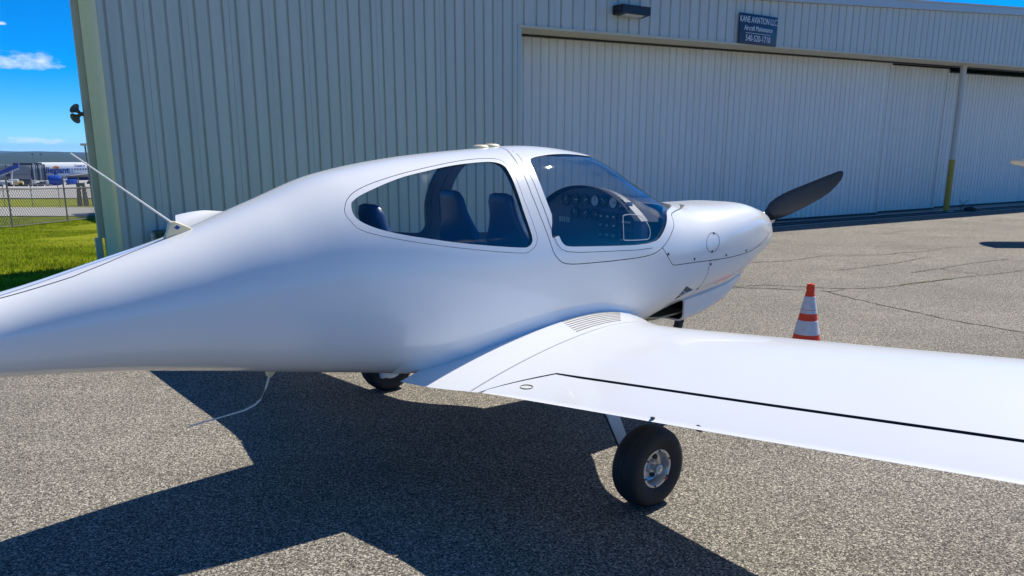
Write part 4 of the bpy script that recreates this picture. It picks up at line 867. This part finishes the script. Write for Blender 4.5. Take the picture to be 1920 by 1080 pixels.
# ------------------------------------------------------------------ fences
M['galv'] = mat('galvanised_steel', (.20, .20, .20), .5, .4, var=.2, vscale=10); M['wire'] = mat('chain_link_wire', (.22, .22, .20), .5, .4, var=.1)
def gpt(x, y): return Vector((x, y, terr(x, y)))
def fence(name, p0, p1, ks, h, ext, label, wire=True, pr=.03):
    root = tag(empty(name, gpt(p0.x, p0.y)), label, 'fence'); d = p1 - p0; base = Vector(root.location); P = []
    for k in ks:
        q = gpt(p0.x + d.x * k, p0.y + d.y * k) - base; P.append(q)
        MB().tube([q + Vector((0, 0, -.2)), q + Vector((0, 0, h + ext))], pr, 8).build('post', M['galv'], root, True)
    for hh, nm in ((h, 'top_rail'), (.05, 'bottom_wire')):
        MB().tube([q + Vector((0, 0, hh)) for q in P], .022 if nm == 'top_rail' else .012, 6).build(nm, M['galv'], root, True)
    if wire:
        mb = MB(); Ls = [0]
        for a, b in zip(P, P[1:]): Ls.append(Ls[-1] + (b - a).length)
        def along(t): 
            t = max(0, min(Ls[-1] - 1e-6, t)); i = max(j for j in range(len(P) - 1) if Ls[j] <= t); return P[i].lerp(P[i + 1], (t - Ls[i]) / (Ls[i + 1] - Ls[i]))
        t = -h
        while t < Ls[-1]:
            for sg in (1, -1):
                t0, t1 = (t, t + h * .9); za, zb = (.05, h) if sg > 0 else (h, .05)
                if t0 < 0: za = za + (zb - za) * (-t0) / (t1 - t0); t0 = 0
                if t1 > Ls[-1]: zb = zb - (zb - za) * (t1 - Ls[-1]) / (t1 - t0); t1 = Ls[-1]
                if t1 - t0 > .02: mb.tube([along(t0) + Vector((0, 0, za)), along(t1) + Vector((0, 0, zb))], .0085, 3, False)
            t += .15
        tag(mb.build('chain_link_mesh', M['wire'], root), kind='stuff')
    return root
q1 = at_px(24, 427, 28.0); q2 = at_px(127, 412, 31.6)
fence('chain_link_fence', q1, q2, range(-4, 6), 1.30, .42, 'grey chain-link fence on the grass, nearer of the two')
r1 = at_px(10, 389, 43.2); r2 = at_px(62, 388, 43.6)
fence('post_fence', r1, r2, range(-8, 8), .98, .32, 'thin grey post fence beyond the service road', False, .022)
# lamp pole, concrete slabs beyond the road
lp_ = at_px(176, 384, 45.2); pole = tag(empty('light_pole', gpt(lp_.x, lp_.y)), 'slim grey light pole standing by the hangar corner beyond the road', 'light pole')
MB().tube([(0, 0, 0), (-.05, 0, 1.9), (-.10, 0, 3.25)], [.075, .06, .045], 10).build('shaft', M['galv'], pole, True)
bevel(MB().box((-.30, -.12, 3.25), (.06, .12, 3.38)).build('lamp_head', M['pole'], pole), .02)
cs = at_px(156, 383, 45.0); mk = tag(empty('concrete_marker', gpt(cs.x, cs.y), R(25)), 'pair of dark tapered concrete slabs on the far grass strip', 'marker')
M['dkconc'] = mat('dark_concrete', (.085, .080, .072), .9, var=.35, vscale=5, detail=8)
for sx in (-1, 1):
    v = [(sx * .03, -.10, 0), (sx * .29, -.10, 0), (sx * .29, .10, 0), (sx * .03, .10, 0), (sx * .03, -.06, 1.08), (sx * .22, -.06, 1.08), (sx * .22, .06, 1.08), (sx * .03, .06, 1.08)]
    fixn(mesh('slab', v, [(0, 1, 2, 3), (7, 6, 5, 4), (0, 4, 5, 1), (1, 5, 6, 2), (2, 6, 7, 3), (3, 7, 4, 0)], M['dkconc'], mk))
bevel(MB().box((-.24, -.05, 1.083), (.20, .05, 1.26)).build('cap', M['galv'], mk), .02)
MB().tube([(-.1, 0, 1.25), (-.1, 0, 1.52)], .03, 8).build('stub', M['galv'], mk, True)

# ------------------------------------------------------------------ airliner and jet bridge on the far apron
AL = at_px(130, 349, 185.0); al = tag(empty('airliner', (AL.x, AL.y, terr(AL.x, AL.y) + .05), R(29)), 'white and blue passenger jet parked at the jet bridge', 'airliner')
M['jetwhite'] = mat('jet_white', (.78, .79, .80), .35, var=.03); M['jetblue'] = mat('jet_blue', (.012, .055, .33), .35, var=.08); M['jetgrey'] = mat('jet_wing_grey', (.42, .42, .40), .5, var=.08)
M['jetorange'] = mat('logo_orange', (.75, .25, .03), .5, var=.05)
def ring(x, r_, z, n=32): return [Vector((x, r_ * math.cos(2 * math.pi * k / n), z + r_ * math.sin(2 * math.pi * k / n))) for k in range(n)]
v, f = loft([ring(x, r_, z) for x, r_, z in ((-10.2, .15, 3.0), (-10.0, .5, 3.02), (-9.4, .95, 3.1), (-8.3, 1.45, 3.25), (-6.9, 1.82, 3.4), (-5.2, 1.97, 3.45), (14, 1.97, 3.45), (19, 1.5, 3.85), (23, .6, 4.5), (24, .3, 4.7))]); o = fixn(mesh('fuselage', v, f, M['jetwhite'], al)); shade(o.data, 50)
v, f = loft([[Vector((x, -1.45 * math.cos(a) * k, 3.45 - 1.3 - .95 * k * math.sin(a) * .75)) for a in np.linspace(0, math.pi, 13)] for x, k in ((-1.5, .55), (0, 1), (6, 1.05), (9, .6))], False, False); o = mesh('belly_fairing', v, f, M['jetblue'], al, True, 60)
for sd in (-1, 1):
    w = [[Vector((xl - ch * c, sd * y, z + s_ * ch * .055 * math.sin(math.pi * c ** .6))) for c, s_ in [(i / 8, 1) for i in range(9)] + [(i / 8, -1) for i in range(7, 0, -1)]] for xl, ch, y, z in ((-.6 + 0, -6.2, 1.4, 2.35), (2.2, -3.9, 6.0, 2.75), (7.6, -1.6, 16.5, 3.7))]
    v, f = loft(w); o = fixn(mesh('wing', v, f, M['jetgrey'], al)); shade(o.data, 50)
    o = fixn(mesh('wing_fence', [(7.9, sd * 16.5, 3.2), (9.2, sd * 16.5, 3.3), (9.3, sd * 16.55, 4.7), (8.6, sd * 16.55, 4.6), (7.9, sd * 16.45, 3.2), (9.2, sd * 16.45, 3.3), (9.3, sd * 16.5, 4.7), (8.6, sd * 16.5, 4.6)], [(0, 1, 2, 3), (7, 6, 5, 4), (0, 4, 5, 1), (1, 5, 6, 2), (2, 6, 7, 3), (3, 7, 4, 0)], M['jetwhite'], al))
    en = empty('engine', (-4.0, sd * 5.75, 1.62), 0, al); mtx = Matrix.Rotation(R(90), 4, 'Y')
    fixn(MB().lathe([(.88, .03), (.98, 0), (1.05, .1), (1.13, .6), (1.13, 1.6), (1.0, 2.4), (.82, 2.9), (.78, 2.9), (.8, 2.3)], 32, mtx).build('nacelle', M['jetblue'], en, True, 50))
    fixn(MB().lathe([(.88, .03), (.84, .5), (0, .55)], 32, mtx).build('fan', M['black'], en, True, 40)); fixn(MB().lathe([(.55, 2.5), (.42, 3.5), (0, 3.9)], 24, mtx).build('exhaust', M['steel'], en, True, 40))
    fixn(mesh('pylon', [(1.0, -.15, .9), (4.0, -.15, 1.0), (4.4, -.15, 1.3), (1.8, -.15, 1.25), (1.0, .15, .9), (4.0, .15, 1.0), (4.4, .15, 1.3), (1.8, .15, 1.25)], [(0, 1, 2, 3), (7, 6, 5, 4), (0, 4, 5, 1), (1, 5, 6, 2), (2, 6, 7, 3), (3, 7, 4, 0)], M['jetwhite'], en))
    gr = fixn(MB().tube([(4.2, sd * 3.2, 2.4), (4.2, sd * 3.6, .6)], .14, 8).build('main_gear', M['steel'], al, True))
    for dy in (-.35, .35): fixn(MB().lathe([(.55, -.18), (.55, .18), (.2, .2), (0, .2)], 20, Matrix.Translation((4.2, sd * 3.6 + dy, .56)) @ Matrix.Rotation(R(90), 4, 'X')).build('wheel', M['tyre'], gr, True, 40))
fin2 = [[Vector((x0 + ch * c, s_ * ch * .05 * math.sin(math.pi * c ** .6), z)) for c, s_ in [(i / 8, 1) for i in range(9)] + [(i / 8, -1) for i in range(7, 0, -1)]] for x0, ch, z in ((16.5, 5.6, 5.1), (20.5, 2.6, 11.2))]
v, f = loft(fin2); o = fixn(mesh('tail_fin', v, f, M['jetblue'], al)); shade(o.data, 50)
ngr = fixn(MB().tube([(-6.6, 0, 1.7), (-6.6, 0, .4)], .1, 8).build('nose_gear', M['steel'], al, True))
fixn(MB().lathe([(.38, -.3), (.38, .3), (0, .3)], 18, Matrix.Translation((-6.6, 0, .4)) @ Matrix.Rotation(R(90), 4, 'X')).build('wheel', M['tyre'], ngr, True, 40))
text('lettering', 'allegiant', 1.75, M['jetblue'], al, (-2.30, -2.03, 3.15), sx=.92, bold=.05)
text('lettering', 'Travel is', .62, M['jetblue'], al, (2.55, -1.70, 4.55), rot=(R(62), 0, 0), sx=1.0, bold=.02)
o = mesh('sun_logo', [(-2.15 + .68 * math.cos(a), -2.0 + .20 * math.sin(a), 4.12 + .52 * math.sin(a)) for a in np.linspace(0, math.pi, 15)] + [(-2.15 + .68 * math.cos(a), -1.9 + .20 * math.sin(a), 4.12 + .52 * math.sin(a)) for a in np.linspace(math.pi, 0, 15)], [tuple(range(15)), tuple(range(15, 30))], M['jetorange'], al)
M['cabwin'] = mat('cabin_window', (.02, .03, .06), .2, var=.1)
for k in range(16):
    x = 1.55 + k * .53; bevel(MB().box((x - .12, -1.985, 3.75), (x + .12, -1.93, 4.08)).build('cabin_window', M['cabwin'], al), .03)
for x in (.35, .95): MB().box((x - .2, -2.0, 3.0), (x + .2, -1.93, 4.1)).build('exit_door', mat('exit_blue', (.42, .50, .62), .4), al)
# jet bridge
JB = at_px(52, 347, 178.0); jb = tag(empty('jet_bridge', (JB.x, JB.y, terr(JB.x, JB.y)), R(30)), 'grey jet bridge reaching to the airliner nose', 'jet bridge')
M['jbg'] = mat('jet_bridge_grey', (.22, .23, .245), .55, var=.1, vscale=1); M['jbd'] = mat('jet_bridge_dark', (.06, .065, .075), .6, var=.2, vscale=2); M['jbl'] = mat('jet_bridge_pale', (.5, .52, .54), .5, var=.08)
bevel(MB().box((-30, -1.4, 1.55), (-3.0, 1.4, 4.75)).build('tunnel', M['jbg'], jb), .08)
for k in range(14): MB().box((-29 + k * 1.95, -1.44, 1.5), (-28.85 + k * 1.95, 1.44, 4.8)).build('tunnel_rib', M['jbl'] if k % 4 == 0 else M['jbd'], jb)
bevel(MB().box((-2.97, -1.9, 1.5), (.9, 1.9, 4.6)).build('rotunda', M['jbg'], jb), .1); MB().box((-2.6, -1.93, 2.7), (.6, -1.905, 2.78)).build('panel_seam', M['jbd'], jb); MB().box((-2.2, -1.95, 1.35), (.7, -1.4, 1.55)).build('walkway', M['jbd'], jb)
for k in range(7): bevel(MB().box((1.0 + k * .40, -1.7 - .05 * (k % 2), 1.35), (1.33 + k * .40, 1.7, 4.85 + .12 * (k % 2))).build('bellows_fold', (M['jbd'], M['jbl'], M['jbg'])[k % 3], jb), .06)
bevel(MB().box((-2.2, -1.2, 4.62), (3.2, 1.2, 5.15)).build('roof_unit', M['jbd'], jb), .05)
for x in (-6, -5.2): MB().tube([(x, 0, 0), (x, 0, 1.6)], .22, 10).build('support_leg', M['jbd'], jb, True)
bevel(MB().box((-6.6, -1.5, .0), (-4.6, 1.5, .6)).build('wheel_carriage', M['jbd'], jb), .08)
for x in (-3.4, -5.5): MB().box((x - .35, -1.46, 2.3), (x + .35, -1.405, 3.5)).build('tunnel_window', M['cabwin'], jb)
for x in (-26.5, -16): MB().tube([(x, 0, 4.75), (x, 0, 6.6)], .12, 8).build('roof_mast', M['jbl'], jb, True)
# ground equipment
def gveh(name, px, py, Y, rz, label, cat): p = at_px(px, py, Y); return tag(empty(name, (p.x, p.y, terr(p.x, p.y) + .05), R(rz)), label, cat)
def wheels(root, xs__, yw, r_):
    for x in xs__:
        for y in (-yw, yw): fixn(MB().lathe([(r_ * .5, -.1), (r_, -.1), (r_, .1), (r_ * .5, .1), (0, .08)], 16, Matrix.Translation((x, y, r_)) @ Matrix.Rotation(R(90), 4, 'X')).build('wheel', M['tyre'], root, True, 40))
M['tugy'] = mat('tug_yellow', (.55, .42, .16), .5, var=.2, vscale=2); M['tugw'] = mat('cart_white', (.55, .55, .53), .5, var=.15, vscale=2)
t = gveh('baggage_tug', 31, 350, 152, 25, 'cream and yellow baggage tug on the far apron', 'tug')
bevel(MB().box((-1.2, -.65, .35), (1.2, .65, .85)).build('body', M['tugy'], t), .08); bevel(MB().box((-1.1, -.6, .853), (.4, .6, 1.35)).build('cab', M['tugw'], t), .1); bevel(MB().box((.5, -.5, .853), (1.1, .5, 1.0)).build('bonnet', M['tugy'], t), .05); wheels(t, (-.8, .8), .6, .32)
t = gveh('belt_loader', 6, 352, 150, 25, 'dark blue inclined belt loader at the left picture edge', 'belt loader')
fixn(mesh('conveyor', [(-3.4, -.5, .7), (3.0, -.5, 3.5), (3.0, .5, 3.5), (-3.4, .5, .7), (-3.4, -.5, 1.25), (3.0, -.5, 4.2), (3.0, .5, 4.2), (-3.4, .5, 1.25)], [(0, 1, 2, 3), (7, 6, 5, 4), (0, 4, 5, 1), (1, 5, 6, 2), (2, 6, 7, 3), (3, 7, 4, 0)], M['logo'], t))
MB().tube([(-3.4, -.62, .55), (3.0, -.62, 3.25)], .08, 8).build('side_rail', M['jbl'], t, True); bevel(MB().box((-2.4, -.7, .35), (1.6, .7, .9)).build('chassis', M['tugw'], t), .06); wheels(t, (-1.7, 1.0), .7, .35)
MB().tube([(1.4, 0, .8), (1.9, 0, 3.0)], .1, 8).build('lift_strut', M['steel'], t, True)
for k, (px, py, Y, dk, lb) in enumerate(((50, 349, 158, 1, 'dark covered baggage cart next to the yellow tug'), (58, 348, 160, 0, 'pale open baggage cart under the jet bridge cab'), (72, 347, 163, 1, 'low dark cargo dolly in front of the airliner nose'), (82, 347, 165, 0, 'pale baggage cart closest to the blue engine'), (38, 345, 166, 1, 'dark loaded cart behind the yellow tug'), (135, 345, 170, 2, 'blue service cart under the airliner belly'))):
    t = gveh('baggage_cart', px, py, Y, 20 + 9 * k, lb, 'cart'); m_ = (M['tugw'], M['jbd'], M['jetblue'])[dk]; t['group'] = 'ground equipment on the far apron'
    bevel(MB().box((-1.0, -.6, .35), (1.0, .6, .55)).build('deck', M['galv'], t), .03); wheels(t, (-.7, .7), .5, .2)
    if k in (0, 5): 
        bevel(MB().box((-.95, -.55, .553), (.95, .55, 1.5)).build('cover', m_, t), .08)
    else:
        for j in range(3): bevel(MB().box((-.9 + j * .6, -.5, .553), (-.36 + j * .6, .5, .8 + .22 * ((j + k) % 3))).build('luggage', (m_, M['jbd'], M['tugw'])[(j + k) % 3], t), .05)
    MB().tube([(1.0, 0, .45), (1.7, 0, .3)], .04, 6).build('tow_bar', M['galv'], t)
# two tall apron masts far behind
for px, py0, lb in ((61, 290, 'left of two thin far apron floodlight masts'), (77, 290, 'right of two thin far apron floodlight masts')):
    p = at_px(px, py0, 420); r_ = tag(empty('floodlight_mast', (p.x, p.y, terr(p.x, p.y))), lb, 'mast'); h = p.z - terr(p.x, p.y)
    MB().tube([(0, 0, 0), (0, 0, h)], [.2, .10], 6).build('shaft', M['galv'], r_); MB().box((-.5, -.3, h), (.5, .3, h + .5)).build('lamp_head', M['jbd'], r_)

# ------------------------------------------------------------------ grass blades on the near bank
def grass(name, n, pts, hmin, hmax, m):
    k = len(pts); ang = rng.uniform(0, 2 * np.pi, k); h = rng.uniform(hmin, hmax, k) * np.clip(rng.normal(1, .25, k), .5, 1.7); w = rng.uniform(.003, .006, k) * (1 + .06 * np.hypot(pts[:, 0], pts[:, 1])); ln = rng.uniform(.1, .55, k) * h; la = rng.uniform(0, 2 * np.pi, k)
    dx, dy = np.cos(ang) * w, np.sin(ang) * w; v = np.empty((k, 3, 3))
    v[:, 0] = pts + np.stack([dx, dy, 0 * dx], 1); v[:, 1] = pts - np.stack([dx, dy, 0 * dx], 1); v[:, 2] = pts + np.stack([np.cos(la) * ln, np.sin(la) * ln, h], 1)
    me = bpy.data.meshes.new(name); me.vertices.add(3 * k); me.vertices.foreach_set('co', v.ravel()); me.loops.add(3 * k); me.loops.foreach_set('vertex_index', np.arange(3 * k)); me.polygons.add(k); me.polygons.foreach_set('loop_start', np.arange(0, 3 * k, 3)); me.update(calc_edges=True)
    return tag(link(name, me, m), 'bright green mown grass on the bank left of the hangar', 'grass', kind='stuff')
def grass_mat():
    m = bpy.data.materials.new('grass_blades'); m.use_nodes = True; n, l = nodes(m); p = n['Principled BSDF']; g = n.new('ShaderNodeNewGeometry'); cr_ = n.new('ShaderNodeValToRGB'); e = cr_.color_ramp.elements
    e[0].color = (.17, .25, .010, 1); e[1].color = (.46, .48, .05, 1); k = cr_.color_ramp.elements.new(.55); k.color = (.28, .36, .016, 1); l.new(g.outputs['Random Per Island'], cr_.inputs[0])
    tc = n.new('ShaderNodeTexCoord'); nz = n.new('ShaderNodeTexNoise'); nz.inputs['Scale'].default_value = 1.3; nz.inputs['Detail'].default_value = 5; l.new(tc.outputs['Object'], nz.inputs['Vector']); mr = n.new('ShaderNodeMapRange'); mr.inputs[1].default_value = .3; mr.inputs[2].default_value = .7; mr.inputs[3].default_value = .6; mr.inputs[4].default_value = 1.35; l.new(nz.outputs['Fac'], mr.inputs[0])
    vm = n.new('ShaderNodeVectorMath'); vm.operation = 'SCALE'; l.new(cr_.outputs[0], vm.inputs[0]); l.new(mr.outputs[0], vm.inputs['Scale']); l.new(vm.outputs[0], p.inputs['Base Color']); p.inputs['Roughness'].default_value = .9; p.inputs['Specular IOR Level'].default_value = .1
    tr = n.new('ShaderNodeBsdfTranslucent'); l.new(vm.outputs[0], tr.inputs[0]); mx = n.new('ShaderNodeMixShader'); mx.inputs[0].default_value = .5; l.new(p.outputs[0], mx.inputs[1]); l.new(tr.outputs[0], mx.inputs[2]); l.new(mx.outputs[0], n['Material Output'].inputs[0])
    return m
M['blades'] = grass_mat()
def scatter(n, y0, y1):
    y = rng.uniform(y0 ** .5, y1 ** .5, n) ** 2; x = -y * rng.uniform(.40, .98, n); P = np.stack([x, y], 1)
    s_ = (P - np.array([W0.x, W0.y])) @ np.array([wd.x, wd.y]); o_ = (P - np.array([W0.x, W0.y])) @ np.array([wn_.x, wn_.y])
    keep = ~((s_ > -15.62) & (o_ < .80) & (o_ > -.9)) & ~((s_ > -8.7) & (o_ < .8)) & ~((o_ > 5.2)); P = P[keep]; z = np.array([terr(a, b) for a, b in P]) - .03; return np.column_stack([P, z])
grass('grass', 0, scatter(190000, 7.5, 35.4), .025, .06, M['blades'])

# ------------------------------------------------------------------ haze: the air between here and the hills
hz = MB().box((-5600, -5600, -260), (5600, 5600, 60)).build('haze', bpy.data.materials.new('haze_air'))
hm = hz.data.materials[0]; hm.use_nodes = True; hn, hl = nodes(hm); hn.clear(); ho = hn.new('ShaderNodeOutputMaterial'); hv = hn.new('ShaderNodeVolumePrincipled')
hv.inputs['Color'].default_value = (.22, .55, 1, 1); hv.inputs['Density'].default_value = 0.00012; hv.inputs['Anisotropy'].default_value = 0.0; hl.new(hv.outputs[0], ho.inputs['Volume'])
tag(hz, 'thin blue distance haze over the airfield', 'haze', kind='stuff')
